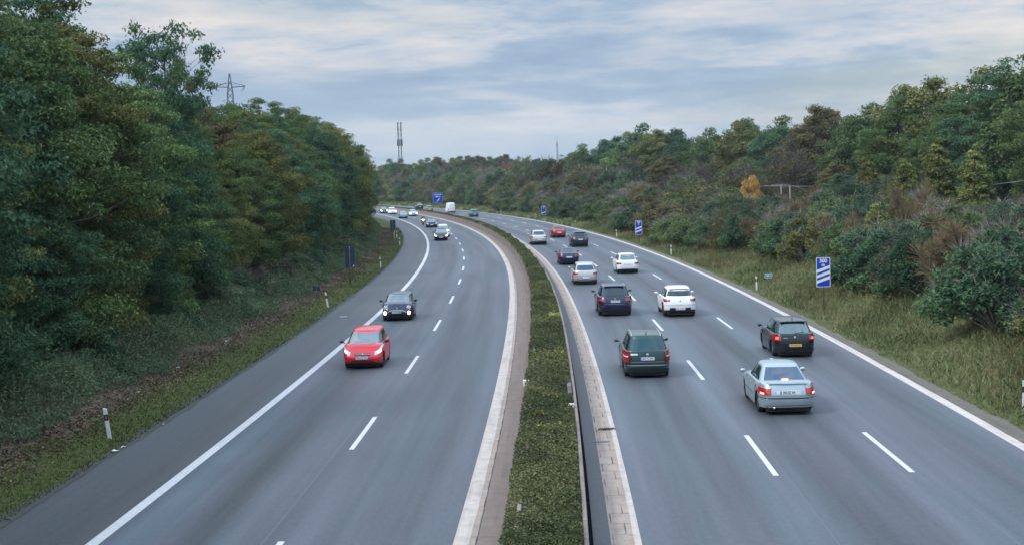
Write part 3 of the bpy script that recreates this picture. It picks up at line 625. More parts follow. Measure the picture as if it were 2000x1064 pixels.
# ------------------------------------------------------------------ ground cover (stuff)
def cover(name, s, o, z, h, size, tint, mat, label, up=0.6, asp=0.5, upr=False, lean=0.35):
    n = len(s); x, y = W2(s, o); c = np.stack([x, y, z+h], 1)
    if upr:
        a = unit(rg.normal(size=(n, 3))*lean+[0, 0, 1]); nr = unit(np.cross(a, rg.normal(size=(n, 3)))); V, F, T, C = cards(c, nr, 1.0, 1.0, tint, rg.random(n), along=a, fold=0.0)
        L = size*rg.uniform(0.6, 1.4, n); b = np.cross(nr, a); base = np.stack([x, y, z], 1); 
        V = np.stack([base-b*(L*asp)[:, None]*0.5, base+b*(L*asp)[:, None]*0.5, base+a*L[:, None]+b*(L*asp)[:, None]*0.12, base+a*L[:, None]-b*(L*asp)[:, None]*0.12], 1).reshape(-1, 3)
    else:
        nr = unit(rg.normal(size=(n, 3))*0.6+[0, 0, up]); V, F, T, C = cards(c, nr, size, size*asp, tint, rg.random(n))
    clp = np.clip(0.5+0.6*nz(s*1.3, o*2.6, 1.9)+0.15*rg.normal(size=n), 0, 1)
    o_ = link(name, mesh_np(name, V, F, LEAF[mat] if mat in LEAF else mat, {'tint': tint, 'clump': clp})); tag(o_, label, None, None, 'stuff'); return o_
grassm = leafmat('grass_green', (0.035, 0.048, 0.015), (0.085, 0.105, 0.028), (0.16, 0.165, 0.06), 0.15)
strawm = leafmat('grass_straw', (0.048, 0.068, 0.026), (0.118, 0.142, 0.054), (0.26, 0.265, 0.13), 0.15)
litm = leafmat('leaf_litter', (0.05, 0.036, 0.022), (0.15, 0.112, 0.07), (0.36, 0.29, 0.21), 0.0)
hedm = leafmat('ground_cover', (0.030, 0.046, 0.022), (0.098, 0.118, 0.048), (0.25, 0.25, 0.11), 0.15)
yelm = leafmat('yellow_leaves', (0.13, 0.14, 0.04), (0.26, 0.25, 0.07), (0.42, 0.38, 0.14), 0.15)
def dist_s(n, s0, s1, pw=1.0):     # denser near the camera
    u = rg.random(n)**pw; return s0+(s1-s0)*u
n = 45000; s = dist_s(n, -76, 150, 1.5); o = -15.15-rg.random(n)**1.2*(2.7+0.8*nz(s, s*0.3, 2.2)); cover('verge_grass', s, o, ground_z(s, o), 0, 0.085, rg.random(n), grassm, 'short green grass of the left verge', upr=True, asp=0.35, lean=0.9)
n = 30000; s = dist_s(n, -76, 150, 1.5); o = rg.normal(-17.8, 0.7, n); cover('fallen_leaves', s, o, ground_z(s, o), rg.uniform(0.01, 0.07, n), 0.13, rg.random(n), litm, 'brown fallen leaves between verge grass and left wood', up=1.5)
n = 130000; s = dist_s(n, -78, 160, 1.4); o = -18.35+0.7*nz(s*2.3, s*.4, 2.0)-rg.random(n)*3.2; hh = rg.random(n)**0.7*(0.45+0.95*sst(18.2, 19.8, -o))*(0.95+0.55*nz(s*1.4, o, 2.2)); cover('weeds', s, o, ground_z(s, o), hh, 0.13, rg.random(n), 'weed', 'tall green weeds along the foot of the left wood', up=0.5)
n = 9000; s = dist_s(n, -78, 160, 1.4); o = -19.2-rg.random(n)*2.2; cover('weed_stalks', s, o, ground_z(s, o), 0, 0.95, rg.random(n), 'twig', 'dry stalks among the weeds of the left verge', upr=True, asp=0.018)
n = 120000; s = dist_s(n, -72, 130, 1.35); o = 11.75+rg.random(n)**0.9*(11-3.0*sst(0, 80, s)); hgt = 0.30*(0.7+0.75*nz(s*2.1, o*3.5, 1.6)*nz(s, o*2, .8)+0.5*rg.random(n)**3+0.35*nz(s, o*1.5, 2.6))*np.clip((o-11.5)/1.2, 0.25, 1)
cover('bank_grass', s, o, ground_z(s, o)-0.02, 0, hgt, rg.random(n), strawm, 'long rough straw-green grass on the right bank', upr=True, asp=0.17, lean=0.75)
n = 40000; s = rg.uniform(125, 480, n); o = 11.9+rg.random(n)*5; cover('far_bank_grass', s, o, ground_z(s, o)-0.02, 0, 0.5, rg.random(n), strawm, 'rough grass of the far right bank', upr=True, asp=0.4)
n = 42000; s = dist_s(n, -72, 130, 1.3); o = 12.6+rg.random(n)**0.7*8; m_ = nz(s*1.3, o*2.3, 1.3) > 0.25; s = s[m_]; o = o[m_]; n = len(s)
cover('bank_weeds', s, o, ground_z(s, o), rg.random(n)*0.55, 0.13, rg.random(n), 'brown', 'low leafy weeds in patches on the right bank', up=0.5)
n = 16000; s = dist_s(n, -72, 120, 1.3); o = 12.6+rg.random(n)*9.5; m_ = nz(s*1.1+5, o*1.9, 1.1) > 0.1; s = s[m_]; o = o[m_]; n = len(s)
cover('bank_stalks', s, o, ground_z(s, o), 0, 0.75, rg.random(n), 'twig', 'dry brown stalks on the right bank', upr=True, asp=0.025)
n = 190000; s = dist_s(n, -82, 120, 1.6); u = rg.random(n); sp_ = 0.24*np.clip(near(s)+0.25*nz(s*3, s*0+1, 2), 0, 1); o = (wL(s)+0.02-sp_)+(wR(s)-0.1-wL(s)+sp_)*u
hh = WALLH+0.01+0.17*nz(s*1.7, o*3, 2.0)+0.09*nz(s*5.1, o*9, 2.0)+rg.uniform(-0.06, 0.10, n)-0.25*((o < wL(s)+0.03))*rg.random(n)
cover('median_planting', s, o, hh*0, hh, 0.08, rg.random(n), hedm, 'low green ground cover filling the median between the two walls', up=0.9)
n = 26000; s = rg.uniform(115, 420, n); o = wL(s)+0.1+(wR(s)-0.15-wL(s))*rg.random(n); cover('far_median_planting', s, o, np.zeros(n), WALLH+rg.uniform(-0.05, 0.12, n), 0.3, rg.random(n), hedm, 'green planting along the far median', up=0.9)
for (s0, oo, rs, ro, n) in ((-33, -1.75, 1.3, 0.30, 300), (-27, -1.65, 0.9, 0.25, 180), (-20.5, -1.7, 1.0, 0.25, 170), (-43.5, -2.2, 1.6, 0.25, 60), (-42.6, -1.6, 1.6, 0.3, 60), (-54.5, -1.9, 0.35, 0.3, 55), (-58.4, -2.4, 0.25, 0.15, 30), (-14, -1.4, 0.7, 0.3, 120), (-61.5, -1.9, 1.0, 0.6, 22)):
    s = rg.normal(s0, rs*0.6, n); o = np.clip(rg.normal(oo, ro*0.6, n), -2.6, wR(s)-0.12); cover('yellow_shoots', s, o, np.zeros(n), WALLH+0.07+0.10*nz(s*2.2, o*4, 2.0)+rg.uniform(0, 0.09, n), 0.10, rg.random(n), yelm, 'patch of yellow shoots in the median planting', up=1.0)['group'] = 'yellow shoots in the median planting'
# ------------------------------------------------------------------ roadside things
RUB = simple('tyre_rubber', (0.018, 0.018, 0.019), 0.85)
BLUE = simple('sign_blue', (0.012, 0.045, 0.42), 0.4); SW = simple('sign_white', (0.74, 0.76, 0.76), 0.45); STEEL = simple('galvanised_steel', (0.20, 0.21, 0.20), 0.55, 0.6, var=0.3); BACK = simple('sign_back', (0.022, 0.055, 0.085), 0.5, 0.4); SKYB = simple('sign_light_blue', (0.04, 0.22, 0.36), 0.4)
POSTW = simple('post_white', (0.66, 0.67, 0.62), 0.55, var=0.12); POSTB = simple('post_black', (0.015, 0.015, 0.017), 0.5); REFL = simple('reflector_silver', (0.55, 0.52, 0.42), 0.2); RUSTM = simple('rusty_post', (0.11, 0.085, 0.06), 0.8, var=0.4)
def face(e, s, z, rz): return e
def rrect(w_, h_, r, y, n=5):
    P_ = []
    for cx_, cy2, a0 in ((w_/2-r, h_/2-r, 0), (-w_/2+r, h_/2-r, 90), (-w_/2+r, -h_/2+r, 180), (w_/2-r, -h_/2+r, 270)):
        for k in range(n+1): a = R(a0+90*k/n); P_.append((cx_+r*math.cos(a), y, cy2+r*math.sin(a)))
    return P_
def slab(w_, h_, r, y0, y1, zc_):
    a = [(x, y, z+zc_) for x, y, z in rrect(w_, h_, r, y0)]; b = [(x, y, z+zc_) for x, y, z in rrect(w_, h_, r, y1)]; n = len(a); m = MB(); m.v = a+b; m.f = [tuple(range(n))[::-1] if False else tuple(range(n)), tuple(range(n, 2*n))[::-1]]+[(i, n+i, n+(i+1) % n, (i+1) % n) for i in range(n)]; return m
def beacon(s, o, stripes, label, txt, post=1.15, hz_=1.67, wd=.80, back=False, lean=0.0):
    x, y = W2(s, o); z = gz(s, o); e = empty('countdown_sign', (float(x), float(y), z), head(s)+(0 if not back else math.pi)); e.rotation_euler[1] = lean
    tag(e, label, 'road sign'); MB().tube([(0.02, .04, -.2), (0.02, .04, post+hz_*.96)], .045, 8).build('post', RUSTM, e, True)
    zc_ = post+hz_/2; slab(wd, hz_, .06, 0, .012, zc_).build('panel', SW if not back else STEEL, e)
    if not back:
        slab(wd-.07, hz_-.07, .045, -.004, .0, zc_).build('face', BLUE, e)
        m = MB(); hw_ = wd/2-.035; tilt = .26
        for k in range(stripes):
            zb = post+.20+k*.30 if stripes == 3 else post+.22+k*.36
            m.quad((-hw_, -.008, zb), (hw_, -.008, zb+tilt), (hw_, -.008, zb+tilt+.165), (-hw_, -.008, zb+.165))
        m.build('stripes', SW, e)
        if txt:
            text_mesh(txt, .30, SW, 'lettering', e, Matrix.Translation((0, -.008, post+hz_-.20)) @ Matrix.Rotation(math.pi/2, 4, 'X'), .008); text_mesh('m', .24, SW, 'lettering', e, Matrix.Translation((0, -.008, post+hz_-.42)) @ Matrix.Rotation(math.pi/2, 4, 'X'), .008)
    else:
        slab(wd-.05, hz_-.05, .045, .013, .018, zc_).build('back', BACK, e)
        MB().box(-.012, .012, .019, .04, zc_-.02*hz_, post+hz_-.03).build('back_rail', SW, e); MB().box(-.30, -.22, .019, .024, post+.10, post+.22).build('inspection_sticker', SW, e)
        slab(.03, .03, .01, 0, .001, zc_)
    return e
beacon(-18.5, 13.9, 3, 'blue three-stripe countdown sign reading 300 m on the grass bank', '300', post=1.25)
beacon(70, 12.9, 2, 'blue two-stripe countdown sign farther along the bank', '200', post=.95)
beacon(174, 13.3, 1, 'small far blue one-stripe countdown sign below the thicket', '100', post=.9)
beacon(12.0, -16.4, 0, 'tall dark sign seen from behind with white centre rail on the left verge', None, post=1.25, back=True)
beacon(101, -16.5, 0, 'narrow blue-backed tall sign at the inner edge of the bend', None, post=.9, back=True, wd=.75)
def delineator(s, o, label, lean=0.0, z=None):
    x, y = W2(s, o); e = empty('delineator_post', (float(x), float(y), gz(s, o)-.02), head(s)); e.rotation_euler[1] = lean; tag(e, label, 'marker post', 'white delineator posts along the motorway')
    def tri(z0, z1, k=1.0, sl=0.0):
        m = MB(); q_ = [(-.06*k, -.045*k), (.06*k, -.045*k), (.045*k, .04*k), (-.045*k, .04*k)]; m.v = [(a, b, z0) for a, b in q_]+[(a, b, z1+(sl*a if sl else 0)) for a, b in q_]; m.f = [(3, 2, 1, 0), (4, 5, 6, 7), (0, 1, 5, 4), (1, 2, 6, 5), (2, 3, 7, 6), (3, 0, 4, 7)]; return m
    tri(-.15, .98, 1.0, -.5).build('shaft', POSTW, e, bevel=.006); tri(.60, .80, 1.04).build('black_band', POSTB, e); MB().box(-.018, .018, -.053, -.047, .65, .76).build('reflector', simple('reflector_dim', (.22, .21, .18), .3) if o < 0 else REFL, e)
delineator(-56.3, -16.0, 'nearest delineator post, on the left verge beside the shoulder', R(-7)); delineator(-8.5, -15.7, 'delineator post on the left verge before the back-turned tall sign', R(-7))
delineator(33.8, -15.6, 'delineator post on the left verge past the back-turned tall sign', R(-2)); delineator(79.9, -15.4, 'delineator post on the left verge at the foot of the bend'); delineator(104, -16.0, 'farthest left delineator post beside the narrow blue sign')
for s, l in ((-54.5, 'delineator post cut by the right edge of the view'), (-3.4, 'delineator post beside the small blue distance plate'), (42.7, 'second delineator post along the right bank'), (87.4, 'third delineator post along the right bank, near the two-stripe sign'), (130.8, 'fourth delineator post along the right bank'), (179.5, 'fifth delineator post along the right bank before the one-stripe sign'), (227, 'sixth delineator post on the right bank by the small blue car')): delineator(s, 13.3 if s < -50 else 12.55, l, R(random.Random(int(s)).uniform(-3, 2)))
def km_sign(s, o, label, dark=False):
    x, y = W2(s, o); e = empty('distance_plate', (float(x), float(y), gz(s, o)), head(s)+(math.pi if dark else 0)); tag(e, label, 'small sign'); MB().tube([(0, .03, -.2), (0, .03, .95)], .022, 8).build('post', RUSTM, e, True)
    p = slab(.50, .30, .03, 0, .01, .82).build('panel', SW if not dark else BACK, e)
    if not dark: slab(.45, .25, .02, -.004, 0, .82).build('face', SKYB, e); text_mesh('58.5', .19, SW, 'lettering', e, Matrix.Translation((0, -.007, .82)) @ Matrix.Rotation(math.pi/2, 4, 'X'), .003)
km_sign(-2.0, 13.6, 'small blue distance plate on a short post on the right bank'); km_sign(-4.1, -17.0, 'small dark plate seen from behind on the left verge', True)
def exit_sign():
    s, o = 334.5, 15.0; x, y = W2(s, o); e = empty('exit_sign', (float(x), float(y), gz(s, o)), head(s)); tag(e, 'square blue exit announcement sign with white diagonal arrow at the far bend', 'road sign'); e.rotation_euler[2] = head(s)-.05
    w_, h_, zb = 3.0, 3.0, 1.1
    for xx in (-.9, .9): MB().tube([(xx, .08, -.3), (xx, .08, zb+h_-.2)], .06, 8).build('post', STEEL, e, True)
    zc_ = zb+h_/2; slab(w_, h_, .2, 0, .03, zc_).build('panel', simple('sign_pale_blue', (.25, .50, .68), .4), e); slab(w_-.16, h_-.16, .14, -.006, -.001, zc_).build('face', BLUE, e)
    MB().box(-1.15, 1.15, -.014, -.010, zb+2.42, zb+2.58).build('heading_line', SW, e); RT = Matrix.Rotation(math.pi/2, 4, 'X')
    text_mesh('1000 m', .55, SW, 'lettering', e, Matrix.Translation((-.1, -.012, zb+1.85)) @ RT, .02)
    m = MB(); m.quad((-.45, -.012, zb+.35), (-.22, -.012, zb+.30), (.35, -.012, zb+1.02), (.16, -.012, zb+1.12)); m.quad((-.02, -.0125, zb+1.05), (.42, -.0125, zb+.82), (.48, -.0125, zb+1.32), (.47, -.0125, zb+1.33)); m.build('arrow', SW, e)
exit_sign()
# small things on the verge, the shoulder and the median
def lp(name, s, o, z, rz, label, cat, fn, mat, smooth=False, bevel=0.0):
    x, y = W2(s, o); mb = MB(); fn(mb); ob = mb.build(name, mat, None, smooth, bevel); ob.location = (float(x), float(y), z); ob.rotation_euler[2] = rz; tag(ob, label, cat); return ob
lp('white_mark', -15.4, -13.9, .006, head(-15), 'short white slab lying across the hard shoulder', 'debris', lambda m: m.box(-.22, .22, -.06, .06, 0, .018), SW)
lp('marker_block', -50.7, -2.86, .62, head(-50), 'small white block fixed on the left median wall', 'marker block', lambda m: m.box(-.11, .11, -.14, .14, 0, .20), simple('marker_white', (.7, .7, .68), .6), bevel=.01)
lp('marker_block', -57.0, -1.36, .80, head(-57), 'small pale block at the right edge of the median planting', 'marker block', lambda m: m.box(-.09, .09, -.14, .14, 0, .12), simple('marker_cream', (.5, .48, .42), .6), bevel=.01)
def slabs(m): m.box(-.07, .07, -1.6, 1.6, 0, .06)
lp('wall_slab', -52.6, -1.37, .80, head(-50), 'flat grey concrete slab edging the right median wall behind the pale block', 'slab', slabs, C_WALL); lp('wall_slab', -61.5, -1.37, .80, head(-60), 'flat grey concrete slab edging the right median wall, nearest one', 'slab', slabs, C_WALL)
def squig(m):
    r_ = random.Random(3); 
    for k in range(7): x0 = -.22+.07*k; m.tube([(x0, r_.uniform(-.06, .06), .02), (x0+.06, r_.uniform(-.08, .08), .05), (x0+.11, r_.uniform(-.06, .06), .02)], .022, 6)
lp('tyre_scrap', -56.6, -.32, .01, 0, 'curled black scrap of tyre lying beside the paver strip', 'debris', squig, RUB, True)
lp('gully_cover', -58.6, -.50, .004, head(-58), 'dark narrow drain grate in the strip beside the pavers', 'drain grate', lambda m: m.box(-.24, .24, -.11, .11, 0, .008), simple('grate_dark', (.07, .07, .085), .6))
def crumple(seed, k):
    def f(m):
        r_ = random.Random(seed); P_ = [[(a*k+r_.uniform(-.02, .02), b*k*.7+r_.uniform(-.02, .02), r_.uniform(.01, .07)) for a in (-1, -.4, .3, 1)] for b in (-1, 0, 1)]; m.grid(P_)
    return f
for i, (px_s, px_o, l, k) in enumerate(((-58.6, -15.15, 'crumpled white litter at the shoulder edge nearest the camera', .10), (-57.9, -15.1, 'torn pale litter beside the crumpled white litter', .08), (-53.8, -14.95, 'small pale scrap at the shoulder edge past the nearest post', .06), (-47.3, -17.6, 'white scrap lying among the brown leaves', .09), (-40, -17.9, 'pale scrap of paper far along the leaf strip', .10), (-30, -18.0, 'faded paper in the leaves before the second post', .12))):
    lp('litter_scrap', px_s, px_o, gz(px_s, px_o) if px_o < -15.2 else .01, i*1.3, l, 'litter', crumple(i, k), simple('paper_white', (.68, .68, .66), .8))
def broken(m): m.tube([(0, 0, -.1), (.05, .1, .7), (.12, .0, 1.35), (.30, .1, 1.9)], [.05, .045, .03, .015], 6); m.tube([(.10, .02, 1.2), (-.12, .1, 1.7), (-.28, .0, 2.1)], [.03, .02, .008], 6)
lp('bare_sapling', 77.5, -15.25, gz(77.5, -15.25), .4, 'pale forked bare sapling leaning over the shoulder at the bend', 'sapling', broken, BARKP, True)
def wpost(m): m.tube([(0, 0, -.2), (0, 0, 1.0)], .07, 8); m.ell((0, 0, 1.05), (.13, .10, .13))
lp('wooden_post', 95, -16.3, gz(95, -16.3), 0, 'short orange-brown post in the grass below the narrow blue sign', 'post', wpost, simple('orange_wood', (.42, .24, .13), .8, var=.3), True)
# overhead line of the railway behind the scrub
def mast(t, d, top, arms, label, pole=True):
    x, y = t*d, d; s, o = so_of(x, y); z = float(ground_z(s, o)); e = empty('overhead_line_mast', (x, y, z)); tag(e, label, 'mast', 'overhead line masts in the right scrub'); h = top-z; m = MB()
    if pole: m.tube([(0, 0, -.2), (0, 0, h)], [.08, .07], 8); m.build('pole', simple('mast_grey', (.22, .23, .20), .6, var=.2), e, True)
    for (a, b, rr, nm) in arms: MB().tube([(a[0], 0, a[1]+h), (b[0], 0, b[1]+h)], rr*.5, 6).build(nm, simple('tube_pale', (.27, .28, .25), .5), e, True)
mast(.1905, 192, 6.0, [((-4.0, .07), (3.1, -.16), .09, 'top_tube'), ((.4, 0), (2.2, -.6), .06, 'strut'), ((4.9, -.3), (1.6, -1.9), .075, 'brace')], 'pale mast with a horizontal tube beside the orange shrub'); mast(.1845, 196, 6.1, [((-1.3, .0), (1.3, .02), .06, 'top_tube')], 'thinner mast just left of the pale mast')
mast(.325, 132, 5.15, [((-2.8, -.12), (0, 0), .06, 'top_tube'), ((0, 0), (-1.6, -.75), .07, 'strut')], 'mast with a slanting white strut at the right side of the scrub')
def wire(pts, label, r=.02): o_ = MB().tube(pts, r, 4).build('overhead_wire', simple('wire_grey', (.25, .26, .23), .5)); tag(o_, label, 'wire')
wire([(.303*132, 132, 6.0), (.32*132, 132, 6.1), (.35*132, 132, 6.5), (.44*132, 132, 8.0)], 'sagging overhead wire at the right edge above the scrub')
# antenna tower, lamp mast and pylon far behind
def tower():
    x, y = -.0738*900, 900; e = empty('radio_tower', (x, y, 2)); tag(e, 'tall slim two-legged radio tower with antenna cage behind the bend', 'tower'); G = simple('tower_teal', (.17, .26, .27), .6, .3); G2 = simple('tower_dark', (.045, .06, .09), .6, .3)
    for sg in (-.85, .85): MB().tube([(sg*1.1, 0, 0), (sg, 0, 30), (sg, 0, 41.5)], [.36, .3, .26], 8).build('leg', G, e, True)
    m = MB()
    for k in range(14): z = 2+k*2.7; a = .9; m.tube([(-a, 0, z), (a, 0, z)], .10, 4); m.tube([(-a, 0, z), (a, 0, z+2.7)], .06, 4)
    m.build('rungs', G, e)
    m = MB(); m.box(-1.7, 1.7, -1.5, 1.5, 27.5, 27.8); m.box(-1.5, 1.5, -1.5, 1.5, 31.6, 31.8)
    for k in range(8): a = 2*math.pi*k/8; m.box(1.45*math.cos(a)-.2, 1.45*math.cos(a)+.2, 2.0*math.sin(a)-.2, 2.0*math.sin(a)+.2, 27.9, 31.2)
    m.build('antenna_cage', G2, e)
    m = MB()
    for sg in (-.95, .95):
        m.box(sg-.45, sg+.45, -.4, .4, 37.2, 37.6); m.box(sg-.6, sg+.6, -.4, .4, 41.2, 41.7); m.box(sg-.3, sg+.3, -.3, .3, 33, 41.2)
    m.build('panel_antennas', G2, e)
tower()
def lampmast():
    x, y = .0328*700, 700; e = empty('lamp_mast', (x, y, 2)); tag(e, 'tall thin pale mast standing above the far trees', 'mast'); MB().tube([(0, 0, 0), (0, 0, 20.5)], [.62, .46], 8).build('pole', simple('mast_pale', (.20, .23, .24), .6), e, True)
    MB().tube([(0, 0, 20.5), (0, 0, 25.5)], [.36, .2], 6).build('tip', simple('mast_tip', (.4, .42, .44), .6), e, True)
lampmast()
def pylon():
    d = 600; x, y = -.1876*d, d; e = empty('power_pylon', (x, y, 0)); tag(e, 'lattice power pylon top rising above the left wood', 'pylon'); G = simple('pylon_steel', (.07, .09, .12), .6, .4); H_ = 53.3
    def wdt(z): return 3.2*(1-z/45)+1.0 if z < 45 else 1.0*(1-(z-45)/(H_-45))+.12
    m = MB(); zs = [0, 7, 13, 18.5, 23.5, 28, 32, 36, 40, 43, 45.5, 48, 50.5, H_]
    for sx in (-1, 1):
        for sy in (-1, 1): m.tube([(sx*wdt(z), sy*wdt(z)*.8, z) for z in zs], .13, 4)
    for a, b in zip(zs[:-1], zs[1:]):
        for sy in (-1, 1): m.tube([(-wdt(a), sy*wdt(a)*.8, a), (wdt(b), sy*wdt(b)*.8, b)], .07, 4); m.tube([(wdt(a), sy*wdt(a)*.8, a), (-wdt(b), sy*wdt(b)*.8, b)], .07, 4)
        for sx in (-1, 1): m.tube([(sx*wdt(a), -wdt(a)*.8, a), (sx*wdt(b), wdt(b)*.8, b)], .07, 4)
    m.build('lattice_mast', G, e)
    for sg in (-1, 1):
        m = MB()
        for yy in (-.7, .7): m.tube([(sg*1.1, yy, 49.6), (sg*6.2, yy*.3, 48.3)], .10, 4); m.tube([(sg*1.1, yy, 47.8), (sg*6.2, yy*.3, 48.1)], .14, 4)
        for k in range(5): a = 1.1+k*1.1; m.tube([(sg*a, 0, 47.9), (sg*(a+.8), 0, 49.4-k*.3)], .06, 4)
        m.tube([(sg*6.1, 0, 48.2), (sg*5.4, 0, 46.4)], .10, 4); m.tube([(sg*5.9, 0, 48.2), (sg*4.4, 0, 45.9)], .07, 4); m.build('cross_arm', G, e)
pylon()
# ------------------------------------------------------------------ vehicles
GLASS = simple('car_glass', (0.008, 0.026, 0.032), 0.06, spec=0.55); GLASSB = simple('car_glass_blue', (0.016, 0.05, 0.10), 0.06, spec=0.6)
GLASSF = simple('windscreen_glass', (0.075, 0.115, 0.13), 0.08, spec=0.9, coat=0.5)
TRIM = simple('black_trim', (0.014, 0.015, 0.017), 0.45); RUB = simple('tyre_rubber', (0.018, 0.018, 0.019), 0.85); RIM = simple('alloy_rim', (0.42, 0.43, 0.45), 0.35, 0.8)
DARKIN = simple('underbody', (0.006, 0.007, 0.008), 0.9); CHR = simple('chrome', (0.65, 0.66, 0.68), 0.15, 1.0); SHUT = simple('shut_line', (0.012, 0.012, 0.013), 0.8)
PLW = simple('plate_white', (0.72, 0.73, 0.74), 0.45); PLY = simple('plate_yellow', (0.80, 0.50, 0.10), 0.45); PLB = simple('plate_blue', (0.02, 0.08, 0.45), 0.45); INK = simple('plate_ink', (0.02, 0.02, 0.03), 0.6)
TAIL = simple('tail_lens', (0.30, 0.010, 0.018), 0.18, coat=0.7); TAILON = simple('tail_lens_lit', (0.34, 0.012, 0.016), 0.2, emis=(1.0, 0.05, 0.03), es=0.05, coat=0.6)
BRK = simple('brake_glow', (0.8, 0.1, 0.08), 0.3, emis=(1.0, 0.30, 0.22), es=5.0); REV = simple('lens_clear', (0.55, 0.56, 0.58), 0.15, coat=0.6); AMB = simple('lens_amber', (0.7, 0.22, 0.04), 0.2, coat=0.5)
HEAD = simple('head_lens', (0.52, 0.56, 0.60), 0.1, coat=0.8); HEADON = simple('head_lamp_lit', (0.9, 0.85, 0.7), 0.2, emis=(1.0, 0.86, 0.62), es=1.6); FOGON = simple('fog_lamp_lit', (0.9, 0.8, 0.6), 0.2, emis=(1.0, 0.80, 0.50), es=6.0)
LEDON = simple('day_lamp', (0.9, 0.9, 0.9), 0.2, emis=(0.95, 0.98, 1.0), es=3.5); WARM = simple('warm_lamp', (0.9, 0.6, 0.3), 0.2, emis=(1.0, 0.55, 0.18), es=7.0)
def lerp(a, b, t): return a+(b-a)*t
def crv(pts, x):
    xs = [p[0] for p in pts]; ys = [p[1] for p in pts]
    if x <= xs[0]: return ys[0]
    if x >= xs[-1]: return ys[-1]
    for i in range(len(xs)-1):
        if x <= xs[i+1]:
            t = (x-xs[i])/(xs[i+1]-xs[i]); t = t*t*(3-2*t) if True else t; return ys[i]+(ys[i+1]-ys[i])*t
class Car:
    """local frame: +y is the front of the car, x = 0 its middle, z = 0 the road. All panels are read off two smooth shells."""
    def __init__(c, **k):
        d = dict(L=4.3, W=1.78, H=1.5, belt=[(-2.2, .93), (0, .95), (1.2, .98), (2.1, .74)], sill=.19, n=6.5, axf=1.32, axr=-1.28, Rw=.315, yb=(1.45, .45, -1.55, -2.0), wg=(.80, .60), gn=6.2,
                 rake=(.10, .05), nose=.30, tail=.10, crown=.065, roof=None)
        d.update(k); c.__dict__.update(d); c.hl = c.L/2
    # lower shell
    def ext(c, t):
        f = c.hl-c.nose*max(0, (t-.45)/.55)**1.8-.07*(1-min(1, t/.35))**1.6
        r = -(c.hl-c.tail*max(0, (t-.5)/.5)**1.6-.06*(1-min(1, t/.35))**1.6); return f, r
    def hw(c, t): return c.W/2*(.965+.035*math.sin(min(1, t/.5)*math.pi/2)-.075*max(0, (t-.5)/.5)**1.7)
    def zbot(c, y, x):
        z = c.sill+.02*abs(y)/c.hl
        for ya in (c.axf, c.axr):
            ra = c.Rw+.055; dy = abs(y-ya)
            if dy < ra and abs(x) > c.W/2*.80: z = max(z, c.Rw+math.sqrt(ra*ra-dy*dy)*1.0)
        return z
    def low(c, th, t, off=0.0, fx=None):
        f, r = c.ext(t); ctr = (f+r)/2; l = (f-r)/2; w_ = c.hw(t); cc_, ss_ = math.cos(th), math.sin(th); n = c.n
        x = w_*math.copysign(abs(cc_)**(2/n), cc_); y = ctr+l*math.copysign(abs(ss_)**(2/n), ss_)
        zb = c.zbot(y, x); z = zb+(crv(c.belt, y)-zb)*t
        if off:
            nx = math.copysign(abs(x/w_)**(n-1), x)/w_; ny = math.copysign(abs((y-ctr)/l)**(n-1), y-ctr)/l; q = math.hypot(nx, ny) or 1; x += nx/q*off; y += ny/q*off
        return (x, y, z)
    # greenhouse
    def gx(c, t):
        a, b, d, e = c.yb; tt = t**.92; return lerp(a, b, tt), lerp(e, d, t**1.05), lerp(c.wg[0], c.wg[1], t**1.15)*1.0
    def gh(c, th, t, off=0.0):
        f, r, w_ = c.gx(t); ctr = (f+r)/2; l = (f-r)/2; cc_, ss_ = math.cos(th), math.sin(th); n = c.gn
        x = w_*math.copysign(abs(cc_)**(2/n), cc_); yy = math.copysign(abs(ss_)**(2/n), ss_); y = ctr+l*yy
        bow = c.rake[0] if yy > 0 else c.rake[1]
        y += math.copysign(bow*(1-(x/w_)**2)*max(0, (abs(yy)-.8)/.2), yy) if abs(yy) > .8 else 0
        x *= 1-.10*max(0, abs(yy)-.3)**2*(1 if yy > 0 else .7)
        z0 = crv(c.belt, y)-.025; z1 = c.H-c.crown-(c.roof(y) if c.roof else .035*((y-(c.yb[1]+c.yb[2])/2)/1.2)**2); z = z0+(z1-z0)*t
        if off:
            nx = math.copysign(abs(cc_)**(2-2/n)+1e-6, x); ny = math.copysign(abs(ss_)**(2-2/n)+1e-6, y-ctr); q = math.hypot(nx, ny); x += nx/q*off; y += ny/q*off; z += off*.35
        return (x, y, z)
    @staticmethod
    def ths(fn, N):
        P_ = [fn(2*math.pi*i/2000) for i in range(2001)]; d = [0]
        for i in range(2000): d.append(d[-1]+math.hypot(P_[i+1][0]-P_[i][0], P_[i+1][1]-P_[i][1]))
        out = []; j = 0
        for k in range(N):
            tg = d[-1]*k/N
            while d[j+1] < tg: j += 1
            out.append(2*math.pi*(j+(tg-d[j])/(d[j+1]-d[j]+1e-9))/2000)
        return out
    def body(c, mat, roofmat=None):
        m = MB(); N_ = 132; TH = c.ths(lambda a: c.low(a, .45), N_)
        rings = [[c.low(a, t) for a in TH] for t in (0, .06, .14, .24, .34, .44, .54, .64, .74, .84, .92, .97, 1.0)]
        base = rings[-1]
        for s_, up in ((.985, .010), (.95, .020), (.86, .03), (.7, .04), (.45, .048), (.2, .052), (0.0, .053)):
            rings.append([(x*s_, y*(1-(1-s_)*.12), crv(c.belt, y*(1-(1-s_)*.12))+up) for x, y, z in base])
        rings = [r+[r[0]] for r in rings]; m.grid(rings)
        N2 = 96; T2 = c.ths(lambda a: c.gh(a, .5), N2); n0_ = len(m.f)
        rg2 = [[c.gh(a, t) for a in T2] for t in (0, .1, .25, .4, .55, .7, .82, .9, .96, 1.0)]; top = rg2[-1]; ym = sum(p[1] for p in top)/len(top)
